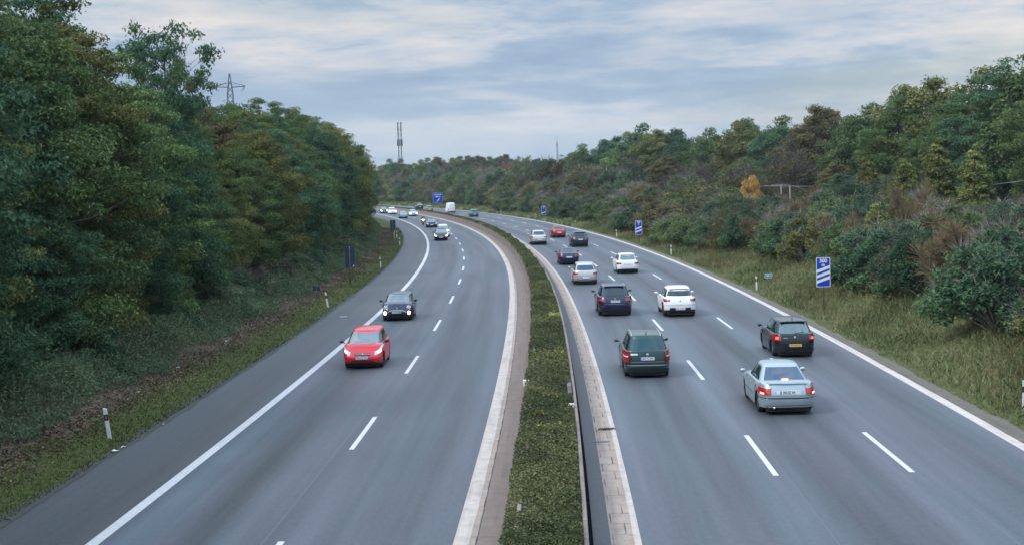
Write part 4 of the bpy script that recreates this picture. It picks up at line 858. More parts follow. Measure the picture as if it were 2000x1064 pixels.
        for s_, up in ((.975, .012), (.93, .024), (.8, .038), (.55, .047), (.25, .05), (0, .05)):
            rg2.append([(x*s_, ym+(y-ym)*(1-(1-s_)*.35), c.gh(0, 1)[2]*0+z+up*(c.crown/.05)+0.012*(1-s_)) for x, y, z in top])
        m2 = MB(); m2.grid([r+[r[0]] for r in rg2[:8]])
        m.grid([r+[r[0]] for r in rg2[:8]])
        if roofmat: rf = MB(); rf.grid([r+[r[0]] for r in rg2[7:]])
        else: m.grid([r+[r[0]] for r in rg2[7:]]); rf = None
        return m, rf
    def patch(c, fn, a0, a1, t0, t1, na=10, nt_=5, off=.006, slant=0.0, mask=None):
        P_ = []
        for i in range(nt_+1):
            t = lerp(t0, t1, i/nt_); P_.append([fn(lerp(a0, a1, j/na)+slant*(i/nt_-.5), t, off) for j in range(na+1)])
        return MB().grid(P_)
def sthL(y, n): return math.asin(max(-1, min(1, abs(y)**(n/2)*1.0)))*(1 if y > 0 else -1)
def cth(x, n):
    """angle whose |cos|^(2/n) is x (x in -1..1), on the +y side"""
    a = math.acos(min(1, abs(x)**(n/2))); return a if x >= 0 else math.pi-a
def sth(y, n, side=1):
    """angle on the side (side=+1 right) whose |sin|^(2/n) is y"""
    a = math.asin(min(1, abs(y)**(n/2)))*(1 if y >= 0 else -1); return a if side > 0 else math.pi-a
def xpatch(c, fn, n, x0, x1, t0, t1, rear, off=.006, na=12, nt_=4, curve=None):
    P_ = []
    for i in range(nt_+1):
        row = []
        for j in range(na+1):
            u = j/na; x = lerp(x0, x1, u); ta, tb = t0, t1
            if callable(t0): ta = t0(u)
            if callable(t1): tb = t1(u)
            t = lerp(ta, tb, i/nt_); a = cth(x, n); a = -a if rear else a; row.append(fn(a, t, off))
        P_.append(row)
    return MB().grid(P_)
def ypatch(c, fn, n, y0, y1, t0, t1, side, off=.006, na=12, nt_=4):
    P_ = []
    for i in range(nt_+1):
        row = []
        for j in range(na+1):
            u = j/na
            ya, yb_ = (y0(i/nt_), y1(i/nt_)) if callable(y0) else (y0, y1)
            y = lerp(ya, yb_, u); t = lerp(t0, t1(u) if callable(t1) else t1, i/nt_); row.append(fn(sth(y, n, side), t, off))
        P_.append(row)
    return MB().grid(P_)
def wheel(e, x, y, Rw, side, dark=False):
    M = MB(); n = 28; wd = .205; prof = [(-wd/2, Rw*.70), (-wd/2, Rw*.93), (-wd/2+.03, Rw), (wd/2-.03, Rw), (wd/2, Rw*.93), (wd/2, Rw*.70)]
    P_ = [[(x+a, y+r*math.cos(2*math.pi*k/n), Rw+r*math.sin(2*math.pi*k/n)) for k in range(n+1)] for a, r in prof]; M.grid(P_)
    w_ = M.build('wheel', RUB, e, True)
    m = MB(); xo = x+side*(wd/2-.025)
    m.tube([(x-side*wd*.3, y, Rw), (xo-side*.035, y, Rw)], Rw*.70, n)
    for k in range(5):
        a = 2*math.pi*k/5+.3; ca, sa = math.cos(a), math.sin(a); t = Rw*.10
        p0 = (y, Rw); q_ = []
        for rr, tt in ((Rw*.12, t), (Rw*.67, t*1.4)):
            q_ += [(xo, y+rr*ca-tt*sa, Rw+rr*sa+tt*ca), (xo, y+rr*ca+tt*sa, Rw+rr*sa-tt*ca)]
        m.quad(q_[0], q_[1], q_[3], q_[2])
    P2 = [[(xo-side*dx, y+r*math.cos(2*math.pi*k/n), Rw+r*math.sin(2*math.pi*k/n)) for k in range(n+1)] for dx, r in ((.0, Rw*.62), (-.004, Rw*.66), (.01, Rw*.705))]; m.grid(P2)
    m.tube([(xo-side*.02, y, Rw), (xo+side*.005, y, Rw)], Rw*.14, 10)
    m.build('rim', TRIM if dark else RIM, w_); return w_
def plate(e, y, z, rear, mat, txt, tilt=0.0):
    d = -1 if rear else 1; M = Matrix.Translation((0, y, z)) @ Matrix.Rotation(tilt, 4, 'X')
    p = MB().box(-.26, .26, -.008, .008, -.056, .056, M).build('license_plate', mat, e, bevel=.004)
    MB().box(-.258, -.222, d*.0085-.001, d*.0085+.001, -.054, .054, M).build('country_strip', PLB, p) if not rear else MB().box(-.258, -.222, -.0105, -.0085, -.054, .054, M).build('country_strip', PLB, p)
    if txt:
        Mt = M @ Matrix.Translation((.015*(1 if rear else 1), d*.0095, 0)) @ (Matrix.Rotation(math.pi/2, 4, 'X') if rear else Matrix.Rotation(math.pi, 4, 'Z') @ Matrix.Rotation(math.pi/2, 4, 'X'))
        text_mesh(txt, .098, INK, 'lettering', p, Mt, .001)
    return p
def build_car(name, label, group, s, o, kind, pm, spec, opt):
    """kind 'rear': driving away from the camera; 'front': coming. s is where the nearer bumper stands"""
    c = Car(**spec); fwd = kind == 'rear'; sc = s+(c.hl if fwd else c.hl)
    x, y = W2(sc+.05*c.hl, o); rz = head(sc)+(0 if fwd else math.pi)+opt.get('yaw', 0)
    e = empty(name, (float(x), float(y), 0.008), rz); tag(e, label, opt.get('cat', 'car'), group)
    e.scale = (1.05,)*3; roofmat = opt.get('roof'); m, rf = c.body(pm)
    m.build('body', pm, e, True)
    if rf is None and roofmat:
        pass
    hi = opt.get('hi', False); gn, n = c.gn, c.n; gh = c.gh; lo = c.low
    MB().box(-c.W/2*.74, c.W/2*.74, -c.hl+.10, c.hl-.13, .11, .62).build('underbody', DARKIN, e)
    wf = opt.get('front_glass', GLASSF if not fwd else GLASS); gr = opt.get('rear_glass', GLASS)
    b0, b1 = .10, .90
    # windscreen and rear window
    m_ = xpatch(c, gh, gn, -.90, .90, b0, b1+.02, False, .008, 16, 6); m_.build('windscreen', wf, e, True)
    rw = opt.get('rw', (.84, .16, .86)); bowt = opt.get('rwbow', .03)
    if not opt.get('no_rear_window'):
        rwo = xpatch(c, gh, gn, -rw[0], rw[0], lambda u: rw[1]+bowt*(2*u-1)**2, lambda u: rw[2]-bowt*.6*(2*u-1)**2, True, .008, 16, 6).build('rear_window', gr, e, True)
    side = opt.get('sw', [(-.84, -.10), (-.06, .90)])
    for sd_ in (1, -1):
        for (a, b) in side:
            if b > .5:      # the front door's glass narrows towards the mirror
                ypatch(c, gh, gn, lambda v, a=a: a, lambda v, b=b: lerp(b+.03, b-.05, v), .12, .88, sd_, .008, 12, 5).build('side_window', GLASS, e, True)
            else:
                ypatch(c, gh, gn, lambda v, a=a: lerp(a, a+.06, v), lambda v, b=b: b, .14, .88, sd_, .008, 12, 5).build('side_window', GLASS, e, True)
    if roofmat:
        T2 = c.ths(lambda a: c.gh(a, .5), 64); top = [c.gh(a, .955, .004) for a in T2]; ym = sum(p[1] for p in top)/len(top); R_ = [[(x_, y_, z_) for x_, y_, z_ in top]]
        for s_, up in ((.99, .018), (.95, .034), (.8, .05), (.5, .06), (0, .063)): R_.append([(x_*s_, ym+(y_-ym)*s_, z_+up+.02*0) for x_, y_, z_ in top])
        MB().grid([r+[r[0]] for r in R_]).build('roof', roofmat, e, True)
    for xx in (1, -1):
        for ya in (c.axf, c.axr): wheel(e, xx*(c.W/2-.17), ya, c.Rw, xx, opt.get('darkrim', False))
        # mirrors
        my = c.yb[0]-.42; mz = crv(c.belt, my)+.09; mm_ = MB().ell((xx*(c.W/2+.085), my, mz), (.095, .055, .065)); mm_.tube([(xx*(c.W/2-.06), my+.02, mz-.05), (xx*(c.W/2+.05), my, mz-.03)], .02, 6)
        mm_.build('side_mirror', opt.get('mirror', pm), e, True)
        if hi:      # shut lines and handles
            for ya in opt.get('doors', (.02,)):
                l = lambda t0, t1, yy: ypatch(c, lo, n, yy, yy+.006, t0, t1, xx, .004, 1, 8)
                l(.12, .99, ya).build('door_seam', SHUT, e)
            for ya in (ya_-.08 for ya_ in opt.get('doors', (.02,))):
                p = lo(sth(ya, n, xx), .83, .012); MB().box(p[0]-.012, p[0]+.012, p[1]-.09, p[1]+.09, p[2]-.012, p[2]+.012).build('door_handle', opt.get('handle', pm), e, bevel=.006)
    ypr = lambda sd_, t0, t1, mat, nm: ypatch(c, lo, n, -.93, .90, t0, t1, sd_, .006, 40, 1).build(nm, mat, e, True)
    if opt.get('sidetrim'):
        for sd_ in (1, -1): ypr(sd_, *opt['sidetrim'])
    ov = lambda x0, x1, t0, t1, rear, nm, mat, off=.007, na=12, nt_=4: xpatch(c, lo, n, x0, x1, t0, t1, rear, off, na, nt_).build(nm, mat, e, True)
    # rear end
    tl = opt.get('tail'); TL = opt.get('tailmat', TAIL)
    if tl and (fwd):
        x0, x1, t0, t1 = tl[:4]; sl = tl[4] if len(tl) > 4 else 0.0
        for sg in (1, -1):
            q_ = xpatch(c, lo, n, sg*x0, sg*x1, lambda u: t0+sl*(1-u), lambda u: t1-sl*.6*(1-u), True, .012, 14, 6).build('taillight', TL, e, True)
            if opt.get('tailglow'):
                g0, g1, h0, h1 = opt['tailglow']; xpatch(c, lo, n, sg*g0, sg*g1, h0, h1, True, .019, 6, 3).build('lit_lamp', opt.get('glowmat', BRK), q_, True)
            if opt.get('tailband'):
                g0, g1, h0, h1 = opt['tailband']; xpatch(c, lo, n, sg*g0, sg*g1, h0, h1, True, .018, 8, 2).build('clear_band', REV, q_, True)
    bump = opt.get('lowtrim', (.0, .17))
    ov(-.95, .95, bump[0], bump[1], fwd, 'bumper_trim', TRIM, .008, 24, 2)
    if hi and fwd:
        bt = opt.get('bumper_t', .50)
        ov(-.97, .97, bt, bt+.012, True, 'bumper_seam', SHUT, .005, 24, 1)
        for sg in (1, -1):
            a = opt.get('lid', .80); xpatch(c, lo, n, sg*a, sg*(a+.008), bt, 1.0, True, .005, 1, 8).build('lid_seam', SHUT, e)
    for (x0, x1, t0, t1, nm, mat) in opt.get('extra', []): ov(x0, x1, t0, t1, fwd, nm, mat, .010)
    if opt.get('plate'):
        t, mt, txt = opt['plate']; f, r = c.ext(t); p = lo(-math.pi/2 if fwd else math.pi/2, t, .0); plate(e, p[1]+(-.016 if fwd else .016), p[2], fwd, mt, txt)
    if opt.get('badge'):
        t, rr = opt['badge'][:2]; p = lo(-math.pi/2 if fwd else math.pi/2, t, .0); m_ = MB(); d = -1 if fwd else 1
        m_.ell((0, p[1]+d*.012, p[2]), (rr, .012, rr), 14, 8); m_.build('badge', CHR, e, True)
    if opt.get('headlight'):
        x0, x1, t0, t1, sl, mt = opt['headlight']
        for sg in (1, -1):
            q_ = xpatch(c, lo, n, sg*x0, sg*x1, lambda u: t0+sl*u, lambda u: t1+sl*.8*u-.0*(1-u), False, .012, 14, 6).build('headlight', mt, e, True)
            if opt.get('headglow'): g0, g1, h0, h1 = opt['headglow']; xpatch(c, lo, n, sg*g0, sg*g1, h0, h1, False, .02, 6, 3).build('lit_lamp', HEADON, q_, True)
    if opt.get('round_heads'):
        for sg in (1, -1):
            p = lo(cth(sg*.74, n), .80, 0); m_ = MB().ell((p[0], p[1]+.01, p[2]), (.115, .06, .125), 18, 10); h_ = m_.build('headlight', HEAD, e, True)
            m_ = MB(); m_.tube([(p[0]+.127*math.cos(a), p[1]+.03, p[2]+.135*math.sin(a)) for a in [2*math.pi*k/20 for k in range(21)]], .012, 6); m_.build('lamp_ring', CHR, h_, True)
            p = lo(cth(sg*.74, n), .40, 0); MB().ell((p[0], p[1]+.01, p[2]), (.10, .05, .10), 16, 8).build('fog_lamp', FOGON, e, True)
    if opt.get('grille'):
        x1, t0, t1 = opt['grille']; g = ov(-x1, x1, t0, t1, False, 'grille', TRIM, .009, 14, 3)
        if opt.get('grille_arc'):
            pts = [lo(cth(xx, n), t1+.02-.22*abs(xx/x1)**4, .02) for xx in [x1*1.02*(-1+2*k/24) for k in range(25)]]; MB().tube(pts, .018, 6).build('chrome_surround', CHR, g, True)
        else:
            pts = [lo(cth(xx, n), (t0+t1)/2+.02, .016) for xx in [x1*(-1+2*k/12) for k in range(13)]]; MB().tube(pts, .011, 5).build('chrome_bar', CHR, g, True)
    if opt.get('rails'):
        for xx in (1, -1):
            ya, yb_ = c.yb[1]-.05, c.yb[2]+.08; pts = []
            for k in range(9):
                yy = lerp(yb_, ya, k/8); pts.append((xx*(c.wg[1]-.06), yy, c.H-.02+(0 if 0 < k < 8 else -.05)-.03*((yy-(ya+yb_)/2)/1.2)**2))
            MB().tube(pts, .018, 6).build('roof_rail', opt['rails'], e, True)
    if opt.get('antenna'): yy = c.yb[2]+.12; MB().tube([(0, yy, c.H-.03), (0, yy-.06, c.H+.09)], [.02, .006], 6).build('antenna', TRIM, e, True)
    if opt.get('spoiler'):
        yy = c.yb[2]; w_ = c.wg[1]*.92; MB().grid([[(w_*a, yy+.12, c.H-.035-.012*a*a) for a in (-1, -.5, 0, .5, 1)], [(w_*a, yy-.12, c.H-.055-.012*a*a) for a in (-1, -.5, 0, .5, 1)], [(w_*a*.98, yy-.13, c.H-.085-.012*a*a) for a in (-1, -.5, 0, .5, 1)], [(w_*a*.98, yy+.0, c.H-.09) for a in (-1, -.5, 0, .5, 1)]]).build('roof_spoiler', pm, e, False)
    if opt.get('wiper'):
        p = gh(-math.pi/2, rw[1]+.03, .02); q_ = gh(-cth(.5, gn), rw[1]+.10, .02); MB().tube([p, q_], .010, 5).build('wiper', TRIM, e)
    if opt.get('exhaust'):
        MB().tube([(-.45, -c.hl+.12, .23), (-.45, -c.hl-.01, .23)], .032, 10).build('exhaust', CHR, e, True)
    if not fwd and hi:
        pts = [gh(cth(-.75+.15*k, gn), .10+.012*abs(k-5)*0+.02, .018) for k in range(6)]; MB().tube(pts, .010, 5).build('wiper', TRIM, e); pts = [gh(cth(.0+.14*k, gn), .12, .018) for k in range(6)]; MB().tube(pts, .010, 5).build('wiper', TRIM, e)
    return e, c
HATCH = dict(L=4.2, W=1.75, H=1.50, belt=[(-2.1, .94), (-1, .95), (.6, .96), (1.3, .95), (2.1, .72)], yb=(1.50, .42, -1.52, -1.98), axf=1.28, axr=-1.28, wg=(.78, .60), tail=.08, nose=.34)
SEDAN = dict(L=4.75, W=1.80, H=1.43, belt=[(-2.38, .93), (-1.8, .965), (-.8, .93), (.8, .92), (1.3, .90), (2.38, .66)], yb=(1.28, .36, -.88, -1.72), axf=1.42, axr=-1.40, wg=(.79, .56), tail=.13, nose=.36, n=6.3, crown=.045)
SUV = dict(L=4.55, W=1.87, H=1.64, belt=[(-2.28, 1.03), (-1, 1.04), (.7, 1.04), (1.3, 1.02), (2.28, .84)], sill=.24, yb=(1.48, .50, -1.60, -2.08), axf=1.40, axr=-1.36, Rw=.355, wg=(.82, .63), tail=.12, nose=.30, n=6.3)
MPV = dict(L=4.4, W=1.79, H=1.62, belt=[(-2.2, 1.0), (-1, 1.0), (.8, 1.0), (1.5, .96), (2.2, .74)], yb=(1.70, .62, -1.72, -2.09), axf=1.32, axr=-1.34, wg=(.80, .60), tail=.07, nose=.36, n=6.5, gn=7.5)
GA = 'cars driving away on the right carriageway'; GO = 'cars coming along the left carriageway'
bmw = paint('silver_blue_paint', (0.33, 0.41, 0.43), 0.45, 0.34); blk = paint('black_teal_paint', (0.005, 0.010, 0.013), 0.0, 0.25, 0.3); drk = paint('dark_green_grey_paint', (0.022, 0.058, 0.056), 0.5, 0.3, 0.4)
wht = paint('white_paint', (0.74, 0.75, 0.74), 0.0, 0.35); nvy = paint('navy_paint', (0.006, 0.012, 0.050), 0.1, 0.25, 0.35); slv = paint('silver_paint', (0.50, 0.51, 0.53), 0.6, 0.35); redp = paint('red_paint', (0.62, 0.010, 0.022), 0.05, 0.35)
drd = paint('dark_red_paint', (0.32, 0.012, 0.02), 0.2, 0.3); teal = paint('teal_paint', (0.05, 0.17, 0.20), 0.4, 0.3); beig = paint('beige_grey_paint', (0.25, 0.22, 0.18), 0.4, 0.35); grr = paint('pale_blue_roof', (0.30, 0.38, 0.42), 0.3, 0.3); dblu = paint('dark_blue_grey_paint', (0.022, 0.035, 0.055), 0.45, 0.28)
chst = paint('champagne_paint', (0.50, 0.49, 0.47), 0.5, 0.35)
def D(a, **k): d = dict(a); d.update(k); return d
RC = [
 ('sedan_car', 'silver blue sedan, nearest car in the right carriageway, its brake lights glowing', -54.6, 5.72, bmw, D(SEDAN), dict(hi=True, tail=(.60, .995, .60, .86), tailglow=(.82, .92, .62, .68), plate=(.70, PLW, 'BG·JZ 84'), rear_glass=GLASSB, rw=(.86, .14, .92), rwbow=.02, doors=(.05, -.56), exhaust=True, tailmat=TAILON,
   lowtrim=(0, .045), bumper_t=.545, lid=.62, sw=[(-.70, -.06), (0.0, .92)], extra=[(-.985, .985, .43, .475, 'bumper_strip', TRIM), (-.95, .95, .06, .11, 'bumper_lip', slv), (-.95, .95, .11, .135, 'bumper_groove', TRIM), (-.42, -.27, .60, .78, 'plate_recess', slv), (.27, .42, .60, .78, 'plate_recess', slv)], sidetrim=(.44, .475, TRIM, 'rubbing_strip'), shelf=True)),
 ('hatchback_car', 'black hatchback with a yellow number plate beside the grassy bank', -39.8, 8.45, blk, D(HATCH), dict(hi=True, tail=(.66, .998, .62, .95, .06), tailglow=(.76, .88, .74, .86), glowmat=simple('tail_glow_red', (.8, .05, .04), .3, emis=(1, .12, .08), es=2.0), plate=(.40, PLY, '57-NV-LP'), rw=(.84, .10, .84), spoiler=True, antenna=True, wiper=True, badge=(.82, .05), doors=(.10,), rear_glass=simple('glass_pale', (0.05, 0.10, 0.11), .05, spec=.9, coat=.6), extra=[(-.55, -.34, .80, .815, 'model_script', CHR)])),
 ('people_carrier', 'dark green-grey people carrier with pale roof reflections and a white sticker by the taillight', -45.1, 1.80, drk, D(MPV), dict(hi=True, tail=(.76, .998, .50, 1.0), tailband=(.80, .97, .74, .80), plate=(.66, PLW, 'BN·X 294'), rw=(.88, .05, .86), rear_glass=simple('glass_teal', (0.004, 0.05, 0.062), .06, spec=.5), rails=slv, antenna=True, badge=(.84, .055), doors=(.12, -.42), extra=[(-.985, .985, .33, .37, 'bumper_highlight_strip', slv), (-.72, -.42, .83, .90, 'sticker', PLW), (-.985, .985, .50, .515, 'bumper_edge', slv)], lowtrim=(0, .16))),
 ('compact_suv', 'white compact suv in the middle lane with white rear body and dark plate recess', -20.8, 5.5, wht, D(SUV, H=1.54, L=4.36, W=1.80, belt=[(-2.18, 1.0), (-1, 1.0), (.7, .99), (1.3, .96), (2.18, .78)], yb=(1.45, .45, -1.50, -2.0), wg=(.79, .60)), dict(hi=True, tail=(.62, .998, .74, .94, .03), plate=(.24, PLW, 'AC·N 612'), rw=(.90, .26, .80), rails=slv, badge=(.80, .045), spoiler=True, doors=(.08, -.45), extra=[(-.62, .62, .14, .32, 'plate_recess', TRIM), (-.99, .99, .0, .12, 'lower_bumper', TRIM)], sidetrim=(.0, .13, TRIM, 'sill_trim'), wiper=True)),
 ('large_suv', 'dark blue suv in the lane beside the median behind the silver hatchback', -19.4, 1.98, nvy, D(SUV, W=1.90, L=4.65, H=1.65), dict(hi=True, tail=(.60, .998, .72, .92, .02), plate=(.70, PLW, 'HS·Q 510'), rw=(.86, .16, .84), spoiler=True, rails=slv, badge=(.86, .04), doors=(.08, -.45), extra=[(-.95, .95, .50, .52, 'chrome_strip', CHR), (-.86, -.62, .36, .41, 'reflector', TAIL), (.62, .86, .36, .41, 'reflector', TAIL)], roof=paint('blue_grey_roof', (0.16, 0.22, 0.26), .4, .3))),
 ('hatchback_car', 'silver white hatchback with roof bars in the lane beside the median', 5.4, 1.5, chst, D(HATCH, L=4.35, W=1.78), dict(tail=(.60, .998, .66, .88, .04), plate=(.40, PLW, ''), rw=(.84, .16, .84), rails=slv, rear_glass=GLASSB, sw=[(-.84, -.10), (-.06, .90)], extra=[(-.97, .97, .08, .13, 'bumper_strip', slv)])),
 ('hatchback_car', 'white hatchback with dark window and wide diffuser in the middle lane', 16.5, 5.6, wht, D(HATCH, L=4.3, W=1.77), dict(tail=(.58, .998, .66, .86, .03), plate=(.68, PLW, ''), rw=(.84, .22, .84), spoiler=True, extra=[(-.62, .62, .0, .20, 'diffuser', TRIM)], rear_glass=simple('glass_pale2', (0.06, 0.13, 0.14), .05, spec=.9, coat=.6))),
 ('coupe_car', 'low navy blue coupe in the lane beside the median', 30.3, 1.62, nvy, D(SEDAN, H=1.36, L=4.5), dict(tail=(.58, .998, .64, .84), plate=(.62, PLW, ''), rw=(.84, .14, .9), sw=[(-.6, .92)])),
 ('suv_car', 'dark blue-grey suv in the middle lane, farthest suv before the bend', 63.2, 5.35, dblu, D(SUV, L=4.6), dict(tail=(.60, .998, .68, .88), plate=(.70, PLW, ''), rw=(.84, .2, .84), spoiler=True)),
 ('crossover_car', 'silver crossover with sloping roof in the lane beside the median', 71.1, 1.25, chst, D(SUV, L=4.7, W=1.88, H=1.6, yb=(1.5, .5, -1.1, -2.05)), dict(tail=(.56, .998, .74, .88), plate=(.42, PLW, ''), rw=(.86, .2, .92), extra=[(-.99, .99, .0, .16, 'lower_bumper', TRIM)])),
 ('sedan_car', 'dark red sedan in the middle lane', 90, 5.35, drd, D(SEDAN, L=4.5), dict(tail=(.6, .998, .66, .88), plate=(.6, PLW, ''), rw=(.84, .14, .9))),
 ('hatchback_car', 'small blue car following the white van round the bend', 209, 4.2, teal, D(HATCH), dict(tail=(.66, .998, .6, .9), plate=(.42, PLW, ''), rw=(.84, .16, .84))),
 ('hatchback_car', 'beige grey car half hidden by the far median', 273, 2.3, beig, D(HATCH), dict(tail=(.66, .998, .6, .9), plate=(.42, PLW, ''), rw=(.84, .16, .84))),
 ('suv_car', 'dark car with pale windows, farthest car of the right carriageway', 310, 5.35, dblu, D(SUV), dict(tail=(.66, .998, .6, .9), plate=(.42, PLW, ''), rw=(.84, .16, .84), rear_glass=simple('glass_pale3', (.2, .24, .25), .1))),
]
for (nm, lb, s, o, pm, sp_, op) in RC:
    e, c = build_car(nm, lb, GA, s, o, 'rear', pm, sp_, op)
    if op.get('shelf'):
        p = c.gh(-math.pi/2, .18, .016); MB().box(-.10, .10, p[1]-.02, p[1]+.02, p[2]-.03, p[2]+.035).build('high_brake_lamp', BRK, e, bevel=.01)
        zz = crv(c.belt, -2.2)+.05; m_ = MB(); m_.grid([[(a*.66, -2.16-.05*(1-a*a), zz+.0) for a in (-1, -.6, 0, .6, 1)], [(a*.66, -2.20-.05*(1-a*a), zz+.035) for a in (-1, -.6, 0, .6, 1)], [(a*.66, -2.26-.05*(1-a*a), zz+.03) for a in (-1, -.6, 0, .6, 1)], [(a*.66, -2.26-.05*(1-a*a), zz+.008) for a in (-1, -.6, 0, .6, 1)]]); m_.build('boot_spoiler', bmw, e, True)
LC = [
 ('hatchback_car', 'red hatchback with headlights on, nearest car in the left carriageway', -40.2, -9.95, redp, D(HATCH, L=3.82, W=1.67, H=1.49, yb=(1.52, .42, -1.45, -1.82), axf=1.20, axr=-1.2, belt=[(-1.9, .93), (-1, .94), (.6, .95), (1.3, .95), (1.9, .74)], wg=(.74, .57), nose=.30), dict(hi=True, headlight=(.60, .985, .64, .84, .14, HEAD), headglow=(.74, .90, .76, .85), grille=(.38, .60, .76), badge=(.70, .045), plate=(.47, PLW, 'BN·GJ 731'), mirror=TRIM, antenna=True, doors=(.12, -.42), extra=[(-.55, .55, .16, .26, 'lower_intake', TRIM)], lowtrim=(0, .10))),
 ('small_hatchback', 'small dark blue car with round headlights, pale roof and lit fog lamps', -18.9, -10.42, nvy, D(HATCH, L=3.85, W=1.73, H=1.41, yb=(1.25, .50, -1.45, -1.78), axf=1.28, axr=-1.22, belt=[(-1.9, .90), (0, .91), (1.1, .93), (1.5, .90), (1.92, .74)], wg=(.76, .61), nose=.22, n=4.6), dict(hi=True, round_heads=True, grille=(.56, .32, .66), grille_arc=True, badge=(.84, .045), plate=(.50, PLW, 'K·RW 508'), mirror=TRIM, roof=grr, doors=(.12,), lowtrim=(0, .16))),
 ('estate_car', 'dark car with lit headlights and white plate leading the column on the bend', 91.4, -10.1, blk, D(HATCH, L=4.5, H=1.52), dict(headlight=(.62, .985, .60, .86, .08, HEADON), grille=(.4, .5, .76), plate=(.40, PLW, ''), lowtrim=(0, .15))),
 ('hatchback_car', 'white car close behind the dark car at the head of the bend column', 103.5, -9.5, wht, D(MPV, L=4.4), dict(headlight=(.62, .985, .66, .84, .08, HEAD), grille=(.4, .5, .74), plate=(.40, PLW, ''))),
 ('sedan_car', 'dark navy sedan behind the white car on the left carriageway bend', 147, -9.5, nvy, D(SEDAN, L=4.4), dict(headlight=(.62, .985, .64, .84, .08, HEAD), grille=(.4, .5, .74), plate=(.46, PLW, ''))),
 ('estate_car', 'silver blue car with white daytime lamps near the far median', 231, -6.7, paint('blue_silver_paint', (.36, .43, .50), .5, .3), D(SEDAN), dict(headlight=(.55, .985, .50, .86, .05, LEDON), grille=(.4, .35, .72), plate=(.40, PLW, ''), lowtrim=(0, .18))),
 ('sedan_car', 'teal grey car without lights on the far left carriageway', 213, -10.5, paint('pale_teal_paint', (.12, .24, .26), .4, .3), D(HATCH), dict(headlight=(.62, .985, .64, .84, .05, TRIM), grille=(.4, .4, .74), plate=(.40, PLW, ''), lowtrim=(0, .25))),
 ('hatchback_car', 'white car just beyond the tall sign at the inner bend', 256, -9.0, wht, D(MPV), dict(headlight=(.62, .985, .60, .84, .05, LEDON), grille=(.4, .4, .74), plate=(.40, PLW, ''))),
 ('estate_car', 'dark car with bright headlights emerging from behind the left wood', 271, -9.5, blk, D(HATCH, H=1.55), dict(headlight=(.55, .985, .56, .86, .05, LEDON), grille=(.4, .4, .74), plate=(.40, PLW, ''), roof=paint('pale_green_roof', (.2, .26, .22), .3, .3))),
]
for (nm, lb, s, o, pm, sp_, op) in LC: build_car(nm, lb, GO, s, o, 'front', pm, sp_, op)
# white box van, seen from behind
def van():
    s, o = 248.6, 4.3; L, W, H = 5.4, 1.98, 2.5; x, y = W2(s+L/2, o); e = empty('delivery_van', (float(x), float(y), .008), head(s)); tag(e, 'tall white delivery van driving away near the far bend', 'van')
    c = Car(L=L, W=W, H=H, belt=[(-2.7, 1.15), (1.2, 1.15), (2.0, 1.05), (2.7, .85)], yb=(2.15, 1.35, -2.60, -2.68), wg=(.95, .82), n=8, gn=9, axf=1.7, axr=-1.75, Rw=.34, tail=.02, nose=.35, crown=.08, sill=.28); m, _ = c.body(wht); m.build('body', wht, e, True)
    MB().box(-.8, .8, -2.5, 2.3, .2, .8).build('underbody', DARKIN, e)
    xpatch(c, c.gh, c.gn, -.9, .9, .05, .55, False, .008, 16, 6).build('windscreen', GLASS, e, True)
    for sg in (1, -1):
        for ya in (1.7, -1.75): wheel(e, sg*(W/2-.14), ya, .34, sg)
        ypatch(c, c.gh, c.gn, .62, .92, .05, .5, sg, .008).build('side_window', GLASS, e, True)
        MB().ell((sg*(W/2+.12), 1.6, 1.35), (.09, .06, .17)).build('side_mirror', TRIM, e, True)
        MB().box(sg*.84-.07, sg*.84+.07, -2.705, -2.67, .75, 1.25).build('taillight', TAIL, e, bevel=.01)
    MB().box(-.95, .95, -2.74, -2.60, .32, .50).build('bumper', TRIM, e, bevel=.03); plate(e, -2.72, .72, True, PLW, '')
    MB().box(-.004, .004, -2.70, -2.66, .55, 2.2).build('door_seam', SHUT, e)
van()
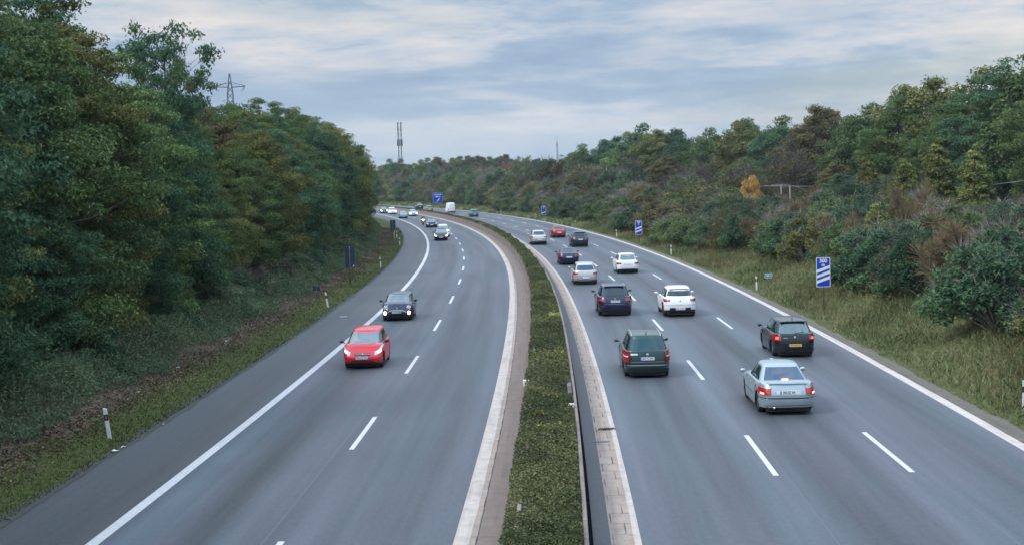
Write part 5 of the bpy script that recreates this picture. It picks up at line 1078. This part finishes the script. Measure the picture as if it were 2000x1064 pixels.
# motorcyclist
def skin_fig(name, J, E_, rad, mat, parent=None):
    me = bpy.data.meshes.new(name); me.from_pydata(J, E_, []); o = bpy.data.objects.new(name, me); COL.objects.link(o)
    sk = o.modifiers.new('skin', 'SKIN'); 
    for i, v in enumerate(me.skin_vertices[0].data): v.radius = (rad[i], rad[i]); v.use_root = (i == 0)
    sb = o.modifiers.new('sub', 'SUBSURF'); sb.levels = 2; sb.render_levels = 2
    m2 = bpy.data.meshes.new_from_object(o.evaluated_get(bpy.context.evaluated_depsgraph_get())); bpy.data.objects.remove(o)
    m2.materials.clear(); m2.materials.append(mat); m2.polygons.foreach_set('use_smooth', [True]*len(m2.polygons)); return link(name, m2, parent)
def motorcycle():
    s, o = 162.5, -10.2; x, y = W2(s, o); hd = head(s)+math.pi; e = empty('motorcycle', (float(x), float(y), .008), hd); tag(e, 'motorcycle with warm orange lamps riding ahead of the navy sedan', 'motorcycle')
    for ya, nm in ((.75, 'wheel'), (-.72, 'wheel')):
        m = MB(); n = 24; m.grid([[(a, ya+r*math.cos(2*math.pi*k/n), .31+r*math.sin(2*math.pi*k/n)) for k in range(n+1)] for a, r in ((-.06, .24), (-.075, .28), (0, .31), (.075, .28), (.06, .24))]); w_ = m.build(nm, RUB, e, True)
        m = MB(); 
        for k in range(6): a = math.pi*k/3; m.tube([(0, ya, .31), (0, ya+.24*math.cos(a), .31+.24*math.sin(a))], .014, 5)
        m.build('rim', RIM, w_)
    m = MB(); m.ell((0, .12, .80), (.17, .33, .17)); m.ell((0, .0, .5), (.17, .28, .2)); m.ell((0, .62, .93), (.22, .2, .22)); m.ell((0, -.45, .80), (.13, .38, .08)); m.build('body', paint('bike_paint', (.25, .10, .05), .3, .3), e, True)
    m = MB(); 
    for sg in (1, -1): m.tube([(sg*.09, .75, .31), (sg*.10, .52, .98)], .03, 8)
    m.tube([(-.36, .36, 1.05), (-.12, .5, 1.08), (.12, .5, 1.08), (.36, .36, 1.05)], .018, 6); m.build('fork', CHR, e, True)
    MB().grid([[(a*.18, .68-.1*a*a, 1.05) for a in (-1, 0, 1)], [(a*.15, .55-.08*a*a, 1.32) for a in (-1, 0, 1)]]).build('windshield', GLASSF, e, True)
    for xx, zz in ((-.14, .95), (.14, .95), (0, .80)): MB().ell((xx, .80, zz), (.085, .05, .08)).build('headlight', WARM, e, True)
    for sg in (1, -1): MB().ell((sg*.34, .42, 1.18), (.06, .02, .045)).build('side_mirror', TRIM, e, True)
    r = empty('rider', (float(x), float(y), .008), hd); r.name = 'person'; tag(r, 'motorcyclist in dark jacket and pale helmet riding the motorcycle', 'person')
    J = [(0, -.28, .90), (0, -.22, 1.12), (0, -.10, 1.36), (0, -.02, 1.48), (0, .02, 1.56), (.20, -.06, 1.40), (.36, .10, 1.18), (.35, .34, 1.08), (-.20, -.06, 1.40), (-.36, .10, 1.18), (-.35, .34, 1.08), (.14, -.24, .86), (.24, .16, .82), (.20, -.02, .42), (.20, .12, .36), (-.14, -.24, .86), (-.24, .16, .82), (-.20, -.02, .42), (-.20, .12, .36)]
    E_ = [(0, 1), (1, 2), (2, 3), (3, 4), (2, 5), (5, 6), (6, 7), (2, 8), (8, 9), (9, 10), (0, 11), (11, 12), (12, 13), (13, 14), (0, 15), (15, 16), (16, 17), (17, 18)]
    skin_fig('body', J, E_, [.15, .15, .17, .08, .06, .08, .055, .045, .08, .055, .045, .10, .08, .06, .045, .10, .08, .06, .045], simple('rider_jacket', (.05, .045, .06), .7), r)
    h_ = MB().ell((0, .03, 1.66), (.125, .15, .145), 16, 10).build('helmet', simple('helmet_pale', (.72, .6, .68), .3, coat=.5), r, True); MB().ell((0, .095, 1.665), (.10, .10, .065), 12, 8).build('visor', GLASS, h_, True)
motorcycle()
# ------------------------------------------------------------------ thin haze
hb = MB().box(-700, 1100, -25, 1950, -4, 75); hm = bpy.data.materials.new('haze'); hm.use_nodes = True; ht = hm.node_tree; ht.nodes.remove(ht.nodes['Principled BSDF'])
pv = ht.nodes.new('ShaderNodeVolumePrincipled'); pv.inputs['Color'].default_value = (0.82, 0.90, 1.0, 1); pv.inputs['Density'].default_value = 0.00010; pv.inputs['Anisotropy'].default_value = 0.3
ht.links.new(pv.outputs[0], ht.nodes['Material Output'].inputs['Volume']); hz_o = hb.build('haze', hm); tag(hz_o, 'faint bluish air haze over the far trees', None, None, 'stuff')
SC.cycles.volume_bounces = 0
